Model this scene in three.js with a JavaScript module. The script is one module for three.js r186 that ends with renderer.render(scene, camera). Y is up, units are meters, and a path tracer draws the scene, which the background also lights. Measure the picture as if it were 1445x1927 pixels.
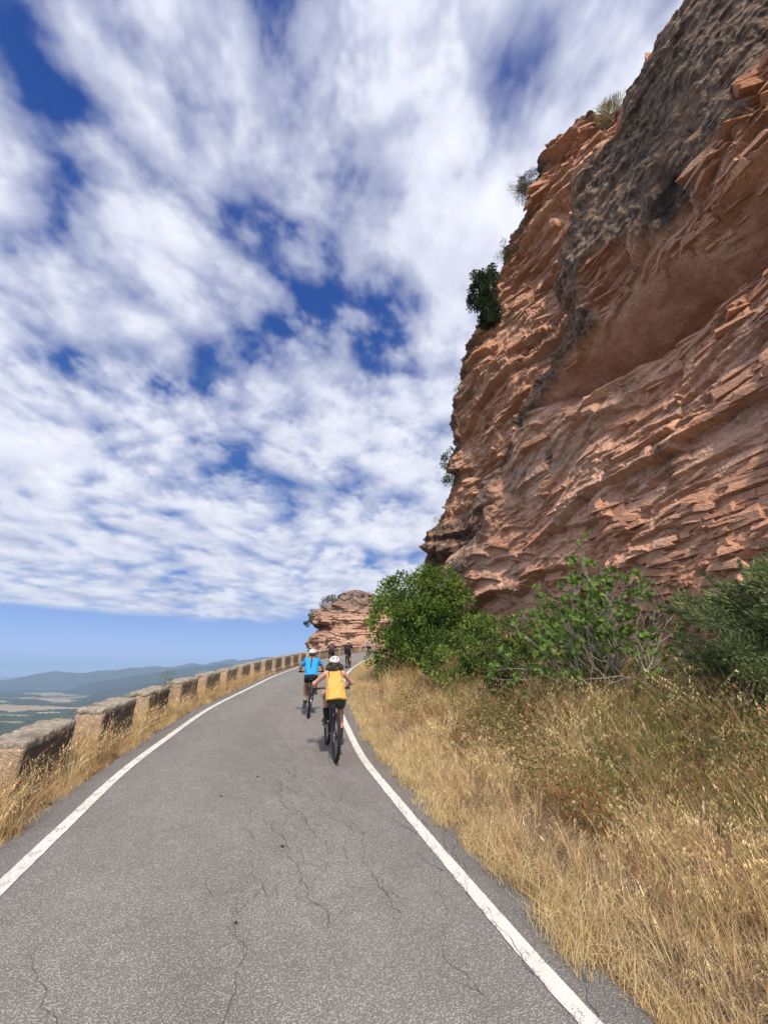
import * as THREE from 'three';
import { mergeGeometries, mergeVertices } from 'three/addons/utils/BufferGeometryUtils.js';
import { RoundedBoxGeometry } from 'three/addons/geometries/RoundedBoxGeometry.js';

const V = (x, y, z) => new THREE.Vector3(x, y, z);
const clamp = (x, a = 0, b = 1) => Math.min(b, Math.max(a, x));
const sstep = (a, b, x) => { const t = clamp((x - a) / (b - a)); return t * t * (3 - 2 * t); };
const mix = (a, b, t) => a + (b - a) * t;
const PI = Math.PI;

// ---------- camera ----------
const scene = new THREE.Scene();
const camera = new THREE.PerspectiveCamera(104.96, 767 / 1024, 0.05, 80000);
camera.position.set(0, 1.78, 0);
camera.rotation.set(THREE.MathUtils.degToRad(22.76), 0, 0);

const renderer = new THREE.WebGLRenderer({ antialias: true });
renderer.setSize(767, 1024);
renderer.toneMapping = THREE.LinearToneMapping;
renderer.toneMappingExposure = 1.65;
renderer.shadowMap.enabled = true;

// ---------- seeded random and noise ----------
function rng(seed) { let a = seed >>> 0; return () => { a = (a + 0x6D2B79F5) >>> 0; let t = a; t = Math.imul(t ^ (t >>> 15), t | 1); t ^= t + Math.imul(t ^ (t >>> 7), t | 61); return ((t ^ (t >>> 14)) >>> 0) / 4294967296; }; }
const PERM = new Uint8Array(512), GX = new Float32Array(256), GY = new Float32Array(256), GZ = new Float32Array(256);
{ const r = rng(77), p = [...Array(256).keys()]; for (let i = 255; i > 0; i--) { const j = Math.floor(r() * (i + 1)); [p[i], p[j]] = [p[j], p[i]]; }
  for (let i = 0; i < 512; i++) PERM[i] = p[i & 255];
  for (let i = 0; i < 256; i++) { const z = r() * 2 - 1, a = r() * 2 * PI, q = Math.sqrt(1 - z * z); GX[i] = q * Math.cos(a); GY[i] = q * Math.sin(a); GZ[i] = z; } }
function noise(x, y, z = 0) {                         // gradient noise, about -0.9..0.9
  const xi = Math.floor(x), yi = Math.floor(y), zi = Math.floor(z), X = xi & 255, Y = yi & 255, Z = zi & 255;
  x -= xi; y -= yi; z -= zi;
  const u = x * x * x * (x * (x * 6 - 15) + 10), v = y * y * y * (y * (y * 6 - 15) + 10), w = z * z * z * (z * (z * 6 - 15) + 10);
  const A = PERM[X] + Y, B = PERM[X + 1] + Y, AA = PERM[A & 255] + Z, AB = PERM[(A + 1) & 255] + Z, BA = PERM[B & 255] + Z, BB = PERM[(B + 1) & 255] + Z;
  const g = (h, a, b, c) => { h = PERM[h & 255]; return GX[h] * a + GY[h] * b + GZ[h] * c; };
  const l1 = g(AA, x, y, z), l2 = g(BA, x - 1, y, z), l3 = g(AB, x, y - 1, z), l4 = g(BB, x - 1, y - 1, z);
  const m1 = g(AA + 1, x, y, z - 1), m2 = g(BA + 1, x - 1, y, z - 1), m3 = g(AB + 1, x, y - 1, z - 1), m4 = g(BB + 1, x - 1, y - 1, z - 1);
  const a = l1 + (l2 - l1) * u, b = l3 + (l4 - l3) * u, c = m1 + (m2 - m1) * u, d = m3 + (m4 - m3) * u;
  const e = a + (b - a) * v, f = c + (d - c) * v;
  return (e + (f - e) * w) * 1.5;
}
function fbm(x, y, z, oct = 4, gain = 0.5, lac = 2.03) { let s = 0, a = 1, t = 0; for (let i = 0; i < oct; i++) { s += a * noise(x, y, z); t += a; a *= gain; x = x * lac + 13.7; y = y * lac + 7.3; z = z * lac + 3.1; } return s / t; }
const hash = (a, b = 0, c = 0) => { let h = Math.imul(a | 0, 374761393) ^ Math.imul(b | 0, 668265263) ^ Math.imul(c | 0, 2147483647); h = Math.imul(h ^ (h >>> 13), 1274126177); h ^= h >>> 16; return (h >>> 0) / 4294967296; };

function cells(x, y, seed) { const i = Math.floor(x), j = Math.floor(y); let b = 9; for (let q = -1; q < 2; q++) for (let p = -1; p < 2; p++) { const dx = i + p + hash(i + p, j + q, seed) - x, dy = j + q + hash(i + p, j + q, seed + 1) - y, d = dx * dx + dy * dy; if (d < b) b = d; } return Math.sqrt(b); }

// ---------- sky and sun ----------
const SUN = V(0.13, 0.76, 0.64).normalize();
{
  const W = 3072, H = 1536, data = new Float32Array(W * H * 4);
  const gaps = [[-0.17, 0.33, 0.07, 0.17, 0.75], [-0.02, 0.50, 0.07, 0.10, 0.5], [-0.25, 0.62, 0.16, 0.07, 0.35], [-0.03, 1.0, 0.14, 0.12, 0.35], [-0.75, 0.62, 0.12, 0.2, 0.35], [0.13, 0.2, 0.05, 0.05, 0.5], [-0.62, 0.3, 0.08, 0.1, 0.45], [-0.30, 1.0, 0.18, 0.08, 0.4], [0.27, 0.75, 0.07, 0.12, 0.45]];
  for (let j = 0; j < H; j++) {
    const el = ((j + 0.5) / H - 0.5) * PI, sy = Math.sin(el), cy = Math.cos(el);
    for (let i = 0; i < W; i++) {
      const o = (j * W + i) * 4, ph = ((i + 0.5) / W - 0.5) * 2 * PI, dx = Math.cos(ph) * cy, dz = Math.sin(ph) * cy;
      let r = 0.30, g = 0.27, b = 0.24;
      if (sy > -0.01) {
        const e = Math.max(sy, 0), k = 1 - Math.exp(-e * 3.4), k2 = Math.exp(-e * 13);
        r = mix(0.10, 0.003, k) + k2 * 0.46; g = mix(0.28, 0.026, k) + k2 * 0.38; b = mix(0.66, 0.165, k) + k2 * 0.26;
        if (e > 0.05) {
          const px = dx / (e + 0.015), pz = -dz / (e + 0.015);           // position on the cloud deck, right and forward
          const cx = dx / (e + 0.16) * 1.15, cz = -dz / (e + 0.16) * 1.15;   // the puffs stand up from the deck, so they flatten less
          const u0 = (cx + cz) * 0.7071, v0 = (cz - cx) * 0.7071, wx = fbm(cx * 0.9, cz * 0.9, 4.2, 2), wz = fbm(cx * 0.9 + 9, cz * 0.9, 8.2, 2);
          const u = u0 * 0.92 + wx * 0.24, v = v0 + wz * 0.24, dist = Math.hypot(px, pz);
          const fo = sstep(7.8, 6.2, dist + 1.1 * noise(px * 0.5, pz * 0.5, 3) + 0.5 * noise(px * 1.7, pz * 1.7, 3));
          const big = noise(u * 1.9, v * 1.9, 1.5), mid = fbm(u * 4.6 + 5, v * 4.6, 2.5, 6, 0.54), fine = fbm(cx * 15 + wx, cz * 15, 6.5, 3, 0.6);
          const puff = 0.6 * cells(u * 3.1 + 0.28 * mid, v * 3.1 + 0.28 * fine, 3) + 0.4 * cells(u * 6.7 + 0.3 * fine, v * 6.7 + 0.3 * mid, 8);
          let n = 0.22 + 0.26 * big + 0.62 * mid + 0.15 * fine + 0.85 * (0.40 - puff) + 0.20 * sstep(1.0, 3.2, dist);
          for (const [gx, gz, sx, sz, a] of gaps) { const q = ((px - gx) / sx) ** 2 + ((pz - gz) / sz) ** 2; if (q < 7) n -= a * (0.34 + 0.5 * Math.abs(mid) + 0.5 * fine) * Math.exp(-q); }
          const al = (0.55 * sstep(-0.26, 0.08, n) + 0.45 * sstep(-0.02, 0.40, n)) * fo;
          const lit = noise(u * 4.6 + 5.18, v * 4.6 - 0.2, 2.5) - mid;
          const gl = Math.max(0, dx * SUN.x + sy * SUN.y + dz * SUN.z), glow = 1 + 0.9 * gl ** 5;  // clouds brightened toward the sun behind the camera, added to light the cliff
          const t = clamp(0.42 + 0.62 * n - 0.26 * lit + 0.10 * fine - 0.32 * sstep(1.6, 4.5, dist) * sstep(-0.15, 0.35, fbm(u * 2.6, v * 6.5, 9, 2) + 0.06));
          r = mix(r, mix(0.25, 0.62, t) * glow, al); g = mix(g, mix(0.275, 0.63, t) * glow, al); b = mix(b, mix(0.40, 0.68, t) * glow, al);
        } else if (e > 0.03) {                                             // thin streaks under the deck
          const s = sstep(0.1, 0.5, fbm(dx * 4, e * 80, dz * 4, 3)) * 0.25 * sstep(0.03, 0.05, e); r = mix(r, 0.62, s); g = mix(g, 0.68, s); b = mix(b, 0.85, s);
        }
      }
      data[o] = r; data[o + 1] = g; data[o + 2] = b; data[o + 3] = 1;
    }
  }
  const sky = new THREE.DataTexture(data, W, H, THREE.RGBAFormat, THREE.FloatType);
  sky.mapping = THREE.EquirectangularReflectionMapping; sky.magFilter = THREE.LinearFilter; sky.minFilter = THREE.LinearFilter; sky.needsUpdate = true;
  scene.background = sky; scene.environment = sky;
}
const sun = new THREE.DirectionalLight(0xfff0dc, 2.9);
sun.position.copy(SUN).multiplyScalar(120); sun.castShadow = true; sun.shadow.radius = 9;
sun.shadow.mapSize.set(4096, 4096);
Object.assign(sun.shadow.camera, { left: -60, right: 60, top: 60, bottom: -60, near: 1, far: 300 });
scene.add(sun); scene.add(sun.target);
scene.fog = new THREE.FogExp2(new THREE.Color(0.45, 0.69, 1.0), 0.000075);

// ---------- small helpers ----------
const taken = new Map();
function numbered(n) { const k = taken.get(n) || 0; taken.set(n, k + 1); return k ? n + '_' + String(k).padStart(3, '0') : n; }
function mesh(name, geo, material, parent, shadow = true) {
  const m = new THREE.Mesh(geo, material); m.name = parent && parent !== scene ? name : numbered(name); m.castShadow = m.receiveShadow = shadow; (parent || scene).add(m); return m;
}
function inst(name, geo, material, mats, cols, parent) {
  const m = new THREE.InstancedMesh(geo, material, mats.length); m.name = parent && parent !== scene ? name : numbered(name);
  for (let i = 0; i < mats.length; i++) { m.setMatrixAt(i, mats[i]); if (cols) m.setColorAt(i, cols[i]); }
  m.castShadow = m.receiveShadow = true; m.userData.kind = 'stuff'; (parent || scene).add(m); return m;
}
function group(name, x = 0, y = 0, z = 0) { const g = new THREE.Group(); g.name = numbered(name); g.position.set(x, y, z); scene.add(g); return g; }
function tag(o, label, category, grp, kind) { Object.assign(o.userData, { label, category }); if (grp) o.userData.group = grp; if (kind) o.userData.kind = kind; return o; }
const structure = (o) => { o.userData.kind = 'structure'; return o; };
const std = (r, g, b, rough = 0.9, o = {}) => new THREE.MeshStandardMaterial({ color: new THREE.Color(r, g, b), roughness: rough, metalness: 0, side: THREE.DoubleSide, ...o });
const leafMat = (r, g, b, o = {}) => new THREE.MeshPhysicalMaterial({ color: new THREE.Color(r, g, b), roughness: 0.75, transmission: 0.3, thickness: 0, side: THREE.DoubleSide, specularIntensity: 0.5, ...o });
const rgb = (r, g, b) => new THREE.Color(r, g, b);
function tex(n, fn, srgb = true, rx = 1, ry = rx) {        // fn(u,v) -> [r,g,b] linear 0..1 or grey
  const d = new Uint8Array(n * n * 4), enc = (x) => { x = clamp(x); return Math.round(255 * (srgb ? (x <= 0.0031308 ? 12.92 * x : 1.055 * Math.pow(x, 1 / 2.4) - 0.055) : x)); };
  for (let j = 0; j < n; j++) for (let i = 0; i < n; i++) { const c = fn(i / n, j / n, i, j), o = (j * n + i) * 4; if (typeof c === 'number') d[o] = d[o + 1] = d[o + 2] = enc(c); else { d[o] = enc(c[0]); d[o + 1] = enc(c[1]); d[o + 2] = enc(c[2]); } d[o + 3] = 255; }
  const t = new THREE.DataTexture(d, n, n); t.wrapS = t.wrapT = THREE.RepeatWrapping; t.magFilter = THREE.LinearFilter; t.minFilter = THREE.LinearMipmapLinearFilter; t.colorSpace = srgb ? THREE.SRGBColorSpace : THREE.NoColorSpace; t.repeat.set(rx, ry); t.needsUpdate = true; return t;
}
function pnoise(u, v, f, s) {                              // tileable noise with f cells
  const a = u * f, b = v * f, w = (x) => x * x * (3 - 2 * x), i = Math.floor(a), j = Math.floor(b), x = w(a - i), y = w(b - j);
  const h = (p, q) => hash(((p % f) + f) % f, ((q % f) + f) % f, s);
  return mix(mix(h(i, j), h(i + 1, j), x), mix(h(i, j + 1), h(i + 1, j + 1), x), y);
}
function grid(nu, nv, fn) {                                 // fn(a,b) -> {p:Vector3, uv:[u,v], c:[r,g,b]}
  const P = new Float32Array((nu + 1) * (nv + 1) * 3), U = new Float32Array((nu + 1) * (nv + 1) * 2), C = new Float32Array((nu + 1) * (nv + 1) * 3), I = new Uint32Array(nu * nv * 6);
  let k = 0; for (let j = 0; j <= nv; j++) for (let i = 0; i <= nu; i++, k++) { const q = fn(i / nu, j / nv, i, j); P.set([q.p.x, q.p.y, q.p.z], k * 3); U.set(q.uv || [0, 0], k * 2); C.set(q.c || [1, 1, 1], k * 3); }
  k = 0; for (let j = 0; j < nv; j++) for (let i = 0; i < nu; i++) { const a = j * (nu + 1) + i, b = a + 1, c = a + nu + 1, d = c + 1; I.set([a, b, d, a, d, c], k); k += 6; }
  const g = new THREE.BufferGeometry(); g.setAttribute('position', new THREE.BufferAttribute(P, 3)); g.setAttribute('uv', new THREE.BufferAttribute(U, 2)); g.setAttribute('color', new THREE.BufferAttribute(C, 3)); g.setIndex(new THREE.BufferAttribute(I, 1)); g.computeVertexNormals(); return g;
}
function tube(a, b, r0, r1 = r0, n = 7) {                   // tapered bar between two points
  const d = b.clone().sub(a), L = d.length(), g = new THREE.CylinderGeometry(r1, r0, L, n, 1); g.translate(0, L / 2, 0); g.applyQuaternion(new THREE.Quaternion().setFromUnitVectors(V(0, 1, 0), d.normalize())); g.translate(a.x, a.y, a.z); return g;
}
function merged(list) { const l = list.map((g) => { const h = g.index ? g.toNonIndexed() : g; for (const k of Object.keys(h.attributes)) if (!['position', 'normal', 'uv'].includes(k)) h.deleteAttribute(k); return h; }); return mergeGeometries(l); }

// ---------- the road: a centre line that climbs and bends ----------
const CL = [[4.9, -11], [3.0, -6.5], [1.1, -2], [0.35, 0], [-0.55, 2.2], [-1.13, 4], [-1.55, 5.4], [-1.965, 6.85], [-2.36, 8.77], [-2.87, 11.7], [-3.25, 16.4], [-3.53, 21], [-3.47, 26.5], [-3.1, 32.6], [-2.57, 37], [-1.95, 40.6], [-0.75, 45.5], [1.2, 49.6], [4.4, 52.6], [9, 54.2], [16, 54.6], [26, 53]];
const road = (() => {
  const curve = new THREE.CatmullRomCurve3(CL.map(([x, f]) => V(x, 0, -f)), false, 'centripetal');
  const raw = curve.getSpacedPoints(900), S = [];
  for (let pass = 0; pass < 12; pass++) for (let i = 1; i < 900; i++) { raw[i].x = (raw[i - 1].x + raw[i].x * 2 + raw[i + 1].x) / 4; raw[i].z = (raw[i - 1].z + raw[i].z * 2 + raw[i + 1].z) / 4; }
  let s = 0, y45 = null, s45 = 0;
  for (let i = 0; i <= 900; i++) {
    const p = raw[i], q = raw[Math.min(900, i + 1)], m = raw[Math.max(0, i - 1)];
    if (i) s += Math.hypot(p.x - m.x, p.z - m.z);
    const F = -p.z, t = q.clone().sub(m).normalize(), yy = 0.087 * F + 0.00015 * F * F;
    let y = yy; if (F > 45 || y45 !== null) { if (y45 === null) { y45 = yy; s45 = s; } y = y45 + (s - s45) * 0.085; }
    p.y = y; S.push({ p, s, t, n: V(-t.z, 0, t.x) });   // n points right of the direction of travel
  }
  const N = 900, len = s;
  const at = (u) => { const x = clamp(u / len) * N, i = Math.min(N - 1, Math.floor(x)), f = x - i, a = S[i], b = S[i + 1]; return { p: a.p.clone().lerp(b.p, f), n: a.n.clone().lerp(b.n, f).normalize(), t: a.t.clone().lerp(b.t, f).normalize() }; };
  const near = (x, z) => { let best = 1e9, k = 0; for (let i = 0; i <= N; i += 4) { const d = (S[i].p.x - x) ** 2 + (S[i].p.z - z) ** 2; if (d < best) { best = d; k = i; } } for (let i = Math.max(0, k - 4); i <= Math.min(N, k + 4); i++) { const d = (S[i].p.x - x) ** 2 + (S[i].p.z - z) ** 2; if (d < best) { best = d; k = i; } } const a = S[k]; return { s: a.s, t: (x - a.p.x) * a.n.x + (z - a.p.z) * a.n.z, y: a.p.y }; };
  return { at, near, len };
})();
const bank = (t) => { const b = Math.max(0, t - 2.1); return 0.1 * b + 0.03 * b * b; };
const groundAt = (x, z) => { const q = road.near(x, z); return q.t > 0 ? q.y + bank(Math.min(q.t, 12)) : q.y - 0.02; };
function onRoad(s, t, lift = 0) { const q = road.at(s); return q.p.clone().addScaledVector(q.n, t).setY(q.p.y + (t > 2.1 ? bank(t) : 0) + lift); }
const sAtF = (F) => { let lo = 0, hi = road.len; for (let i = 0; i < 40; i++) { const m = (lo + hi) / 2; if (-road.at(m).p.z < F && m < road.len * 0.86) lo = m; else hi = m; } return lo; };
function ribbon(s0, s1, ns, tOf, nt, fn) { return grid(nt, ns, (a, b) => { const s = mix(s0, s1, b), t = tOf(a, s), h = fn(s, t); const q = road.at(s), p = q.p.clone().addScaledVector(q.n, t); p.y = q.p.y + h.y; return { p, uv: [t, s], c: h.c }; }); }

{
  // asphalt: aggregate stones of several sizes in a dark binder
  const n = 1024, cell = (u, v, f, s) => { let best = 9, id = 0; const a = u * f, b = v * f, i = Math.floor(a), j = Math.floor(b); for (let y = -1; y < 2; y++) for (let x = -1; x < 2; x++) { const p = ((i + x) % f + f) % f, q = ((j + y) % f + f) % f, dx = i + x + hash(p, q, s) - a, dy = j + y + hash(p, q, s + 1) - b, d = dx * dx + dy * dy; if (d < best) { best = d; id = hash(p, q, s + 2); } } return [Math.sqrt(best), id]; };
  const col = new Float32Array(n * n), hgt = new Float32Array(n * n);
  for (let j = 0; j < n; j++) for (let i = 0; i < n; i++) { const u = i / n, v = j / n, [d, id] = cell(u, v, 135, 5), [d2, id2] = cell(u, v, 250, 15); const st = sstep(0.62, 0.34, d), st2 = sstep(0.6, 0.35, d2); const big = pnoise(u, v, 5, 3) * 0.5 + pnoise(u, v, 13, 4) * 0.5;
    hgt[j * n + i] = clamp(0.25 + 0.5 * st * (0.5 + 0.5 * id) + 0.2 * st2); col[j * n + i] = mix(0.115, mix(0.13, 0.35, id * id), st * 0.75) * mix(0.75, 1, st2) * mix(0.88, 1.12, big) + (id2 > 0.975 ? 0.14 * st2 : 0) ; }
  const asph = tex(n, (u, v, i, j) => { const c = col[j * n + i]; return [c * 1.06, c * 1.03, c * 0.99]; }, true, 1 / 1.4), bump = tex(n, (u, v, i, j) => hgt[j * n + i], false, 1 / 1.4);
  const matA = new THREE.MeshStandardMaterial({ map: asph, bumpMap: bump, bumpScale: 0.006, roughness: 0.92, vertexColors: true, side: THREE.DoubleSide });
  const crackle = (s, t, k) => noise(t * 2.2, s * 0.9, k);
  const edgeR = (s) => 2.02 + 0.10 * noise(s * 0.9, 3, 1) + 0.07 * noise(s * 3.1, 5, 1) + 0.03 * noise(s * 11, 5, 1), edgeL = (s) => -2.05 + 0.12 * noise(s * 0.8, 9, 1) + 0.07 * noise(s * 3.3, 7, 1) + 0.03 * noise(s * 10, 7, 1);
  const geo = ribbon(0, road.len, 900, (a, s) => mix(edgeL(s), edgeR(s), a), 44, (s, t) => {
    const tr = Math.exp(-(((Math.abs(t + 0.05) - 0.75) / 0.4) ** 2)), big = fbm(t * 0.5, s * 0.22, 2, 3), f = fbm(t * 1.6, s * 0.9, 7, 3), edge = sstep(1.55, 2.0, Math.abs(t));
    const k = 1.26 + 0.12 * tr + 0.22 * big + 0.12 * f - 0.22 * edge, hue = fbm(t * 0.4, s * 0.2, 22, 2);
    return { y: 0.012 * big * 0.4 - 0.02 * edge, c: [k * (1.02 + 0.09 * hue), k, k * (1 - 0.02 * hue)] };
  });
  structure(mesh('road', geo, matA));
  tag(scene.children.at(-1), 'narrow grey asphalt road climbing and bending between wall and cliff', 'road');
  // painted edge lines, worn
  const paint = tex(512, (u, v, i, j) => { const c = pnoise(u, v, 90, 3) * 0.5 + pnoise(u, v, 40, 8) * 0.3 + pnoise(u, v, 9, 2) * 0.35; const w = sstep(0.90, 0.70, c); return [mix(0.2, 0.66, w), mix(0.19, 0.65, w), mix(0.18, 0.62, w)]; }, true, 2.2);
  const matP = new THREE.MeshStandardMaterial({ map: paint, bumpMap: bump, bumpScale: 0.003, roughness: 0.8, vertexColors: true, side: THREE.DoubleSide });
  for (const sd of [-1, 1]) {
    const half = 0.062, c0 = sd * 1.675;
    const g = ribbon(0.2, road.len - 0.5, 1500, (a, s) => c0 + mix(-half, half, a) + (a < 0.5 ? -1 : 1) * (0.006 * noise(s * 9, sd, a) + 0.006 * noise(s * 27, sd, a)) , 4, (s, t) => { const w = 1 - 0.24 * sstep(0.05, 0.6, fbm(t * 9, s * 1.6, sd * 3, 3)) - 0.10 * sstep(0.2, 0.5, noise(s * 0.7, t, sd + 4)); return { y: 0.012 * fbm(t * 0.5, s * 0.22, 2, 3) * 0.4 - 0.02 * sstep(1.55, 2.0, Math.abs(t)) + 0.006, c: [w, w, w] }; });
    const m = structure(mesh('road_marking', g, matP)); tag(m, sd < 0 ? 'worn white line along the road edge beside the parapet' : 'worn white line along the road edge beside the dry grass', 'road line');
  }
  // cracks in the surface and a few tar spots
  const r = rng(31), list = [], crack = (s, t, dir, len, w, depth = 0) => {
    const P = []; let a = dir, x = t, y = s, seg = 0.035;
    for (let i = 0; i < len / seg; i++) { P.push([y, x, w * (0.5 + r()) * (1 - 0.6 * i * seg / len)]); a += (r() - 0.5) * 1.3; a = mix(a, dir, 0.22); y += Math.cos(a) * seg; x += Math.sin(a) * seg; if (depth < 2 && r() < 0.05) crack(y, x, dir + (r() < 0.5 ? 1 : -1) * (0.7 + r() * 0.8), len * (0.15 + 0.3 * r()), w * 0.7, depth + 1); }
    const ok = P.filter((p) => Math.abs(p[1]) < 2.0); if (ok.length < 3) return;
    list.push(grid(1, ok.length - 1, (a2, b, i, j) => { const [s1, t1, w1] = ok[j]; const s2 = s1 + (a2 - 0.5) * w1 * 0.3, t2 = t1 + (a2 - 0.5) * w1; return { p: onRoad(s2, t2, 0.0035 + 0.0048 * fbm(t2 * 0.5, s2 * 0.22, 2, 3) - 0.02 * sstep(1.55, 2.0, Math.abs(t2)) + 0.004) }; }));
  };
  const S = (F) => sAtF(F);
  crack(S(2.6), -0.1, 0.05, 1.6, 0.0036); crack(S(3.2), 0.55, -0.1, 3.2, 0.0036); crack(S(4.2), 0.75, -0.12, 2.6, 0.0036); crack(S(2.4), -0.95, 0.12, 1.6, 0.0036); crack(S(5.2), 0.5, 0.02, 3.5, 0.0036); crack(S(5.0), 0.9, 0.5, 0.9, 0.0036); crack(S(3.4), 1.1, 0.0, 2.4, 0.0036); crack(S(6), 1.2, 0.06, 3, 0.0036); crack(S(2.5), 1.25, 0.1, 1.4, 0.0036); crack(S(8.8), 0.85, -0.1, 3, 0.0036); crack(S(9), 0.2, 0.1, 3, 0.0036);
  for (let i = 0; i < 110; i++) crack(S(3.2 + r() * 5), -0.2 + r() * 1.4, (r() - 0.5) * 3.2, 0.2 + 0.4 * r(), 0.003);
  for (let i = 0; i < 26; i++) crack(S(2 + r() * 5), 1.5 + 0.5 * r(), r() < 0.5 ? 1.2 : 0.2, 0.3 + 0.5 * r(), 0.005);
  for (let i = 0; i < 20; i++) crack(S(3 + r() * 4), 0.2 + 0.9 * r(), (r() - 0.5) * 2.4, 0.25 + 0.5 * r(), 0.0035);
  structure(mesh('road_crack', merged(list), std(0.075, 0.07, 0.067, 1))); tag(scene.children.at(-1), 'thin dark cracks wandering through the asphalt', 'cracks');
  const spots = [[2.55, -0.72, 0.035], [2.55, 0.18, 0.022], [2.40, 0.22, 0.024], [2.32, -0.45, 0.02], [4.3, 0.33, 0.018], [3.4, -0.02, 0.012], [6.2, 0.1, 0.02], [5.6, -0.3, 0.016]].map(([F, t, q]) => { const s = S(F); return grid(10, 2, (a, b) => { const an = a * 2 * PI, rr = q * b * (1 + 0.4 * noise(Math.cos(an) * 1.5, Math.sin(an) * 1.5, F * 9)); return { p: onRoad(s + Math.sin(an) * rr, t + Math.cos(an) * rr * 0.8, 0.009 + 0.0048 * fbm(t * 0.5, s * 0.22, 2, 3)) }; }); });
  structure(mesh('tar_spot', merged(spots), std(0.025, 0.023, 0.024, 0.7))); tag(scene.children.at(-1), 'small black tar spots on the near asphalt', 'tar spots');

  // earth beside the road
  const soilT = tex(512, (u, v) => { const c = pnoise(u, v, 60, 1) * 0.5 + pnoise(u, v, 150, 2) * 0.35 + pnoise(u, v, 17, 3) * 0.4, k = mix(0.55, 1.25, c / 1.25); return [0.30 * k, 0.205 * k, 0.125 * k]; }, true, 1 / 1.1), soilB = tex(512, (u, v) => pnoise(u, v, 60, 1) * 0.5 + pnoise(u, v, 150, 2) * 0.5, false, 1 / 1.1);
  const soil = new THREE.MeshStandardMaterial({ map: soilT, bumpMap: soilB, bumpScale: 0.03, roughness: 1, vertexColors: true, side: THREE.DoubleSide });
  const lump = (s, t) => 0.10 * fbm(t * 0.7, s * 0.7, 1, 3) + 0.025 * noise(t * 5, s * 5, 2);
  const g2 = ribbon(0, road.len, 420, (a, s) => 1.75 + a * a * (s > sAtF(43) ? 7 : 20), 70, (s, t) => { const e = sstep(1.95, 2.6, t), k = 0.62 + 0.3 * fbm(t, s, 5, 3) + 0.2 * sstep(2.3, 1.9, t); return { y: mix(-0.045, 0, sstep(1.75, 2.0, t)) + bank(Math.min(t, 16)) + lump(s, t) * e - 0.025 * (1 - e), c: [k, k * 0.97, k * 0.92] }; });
  structure(mesh('ground', g2, soil)); tag(scene.children.at(-1), 'dry earth bank rising from the road to the cliff foot', 'ground');
  const g3 = ribbon(0, road.len, 420, (a) => -1.75 - a * a * 420, 60, (s, t) => { const d = Math.max(0, -t - 3.1), k = 0.62 + 0.3 * fbm(t, s, 6, 3), w = sstep(3, 12, d); return { y: -0.05 + 0.012 * noise(s * 3, t * 3, 1) + 0.05 * sstep(2.1, 2.5, -t) - (d < 400 ? 0.66 * d * sstep(0, 2, d) : 264) + 1.5 * w * fbm(t * 0.1, s * 0.1, 4, 3), c: [mix(k, 0.45, w), mix(k * 0.97, 0.55, w), mix(k * 0.9, 0.4, w)] }; });
  structure(mesh('hillside', g3, soil)); tag(scene.children.at(-1), 'steep slope falling from the parapet to the plain', 'hillside');
}

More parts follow.
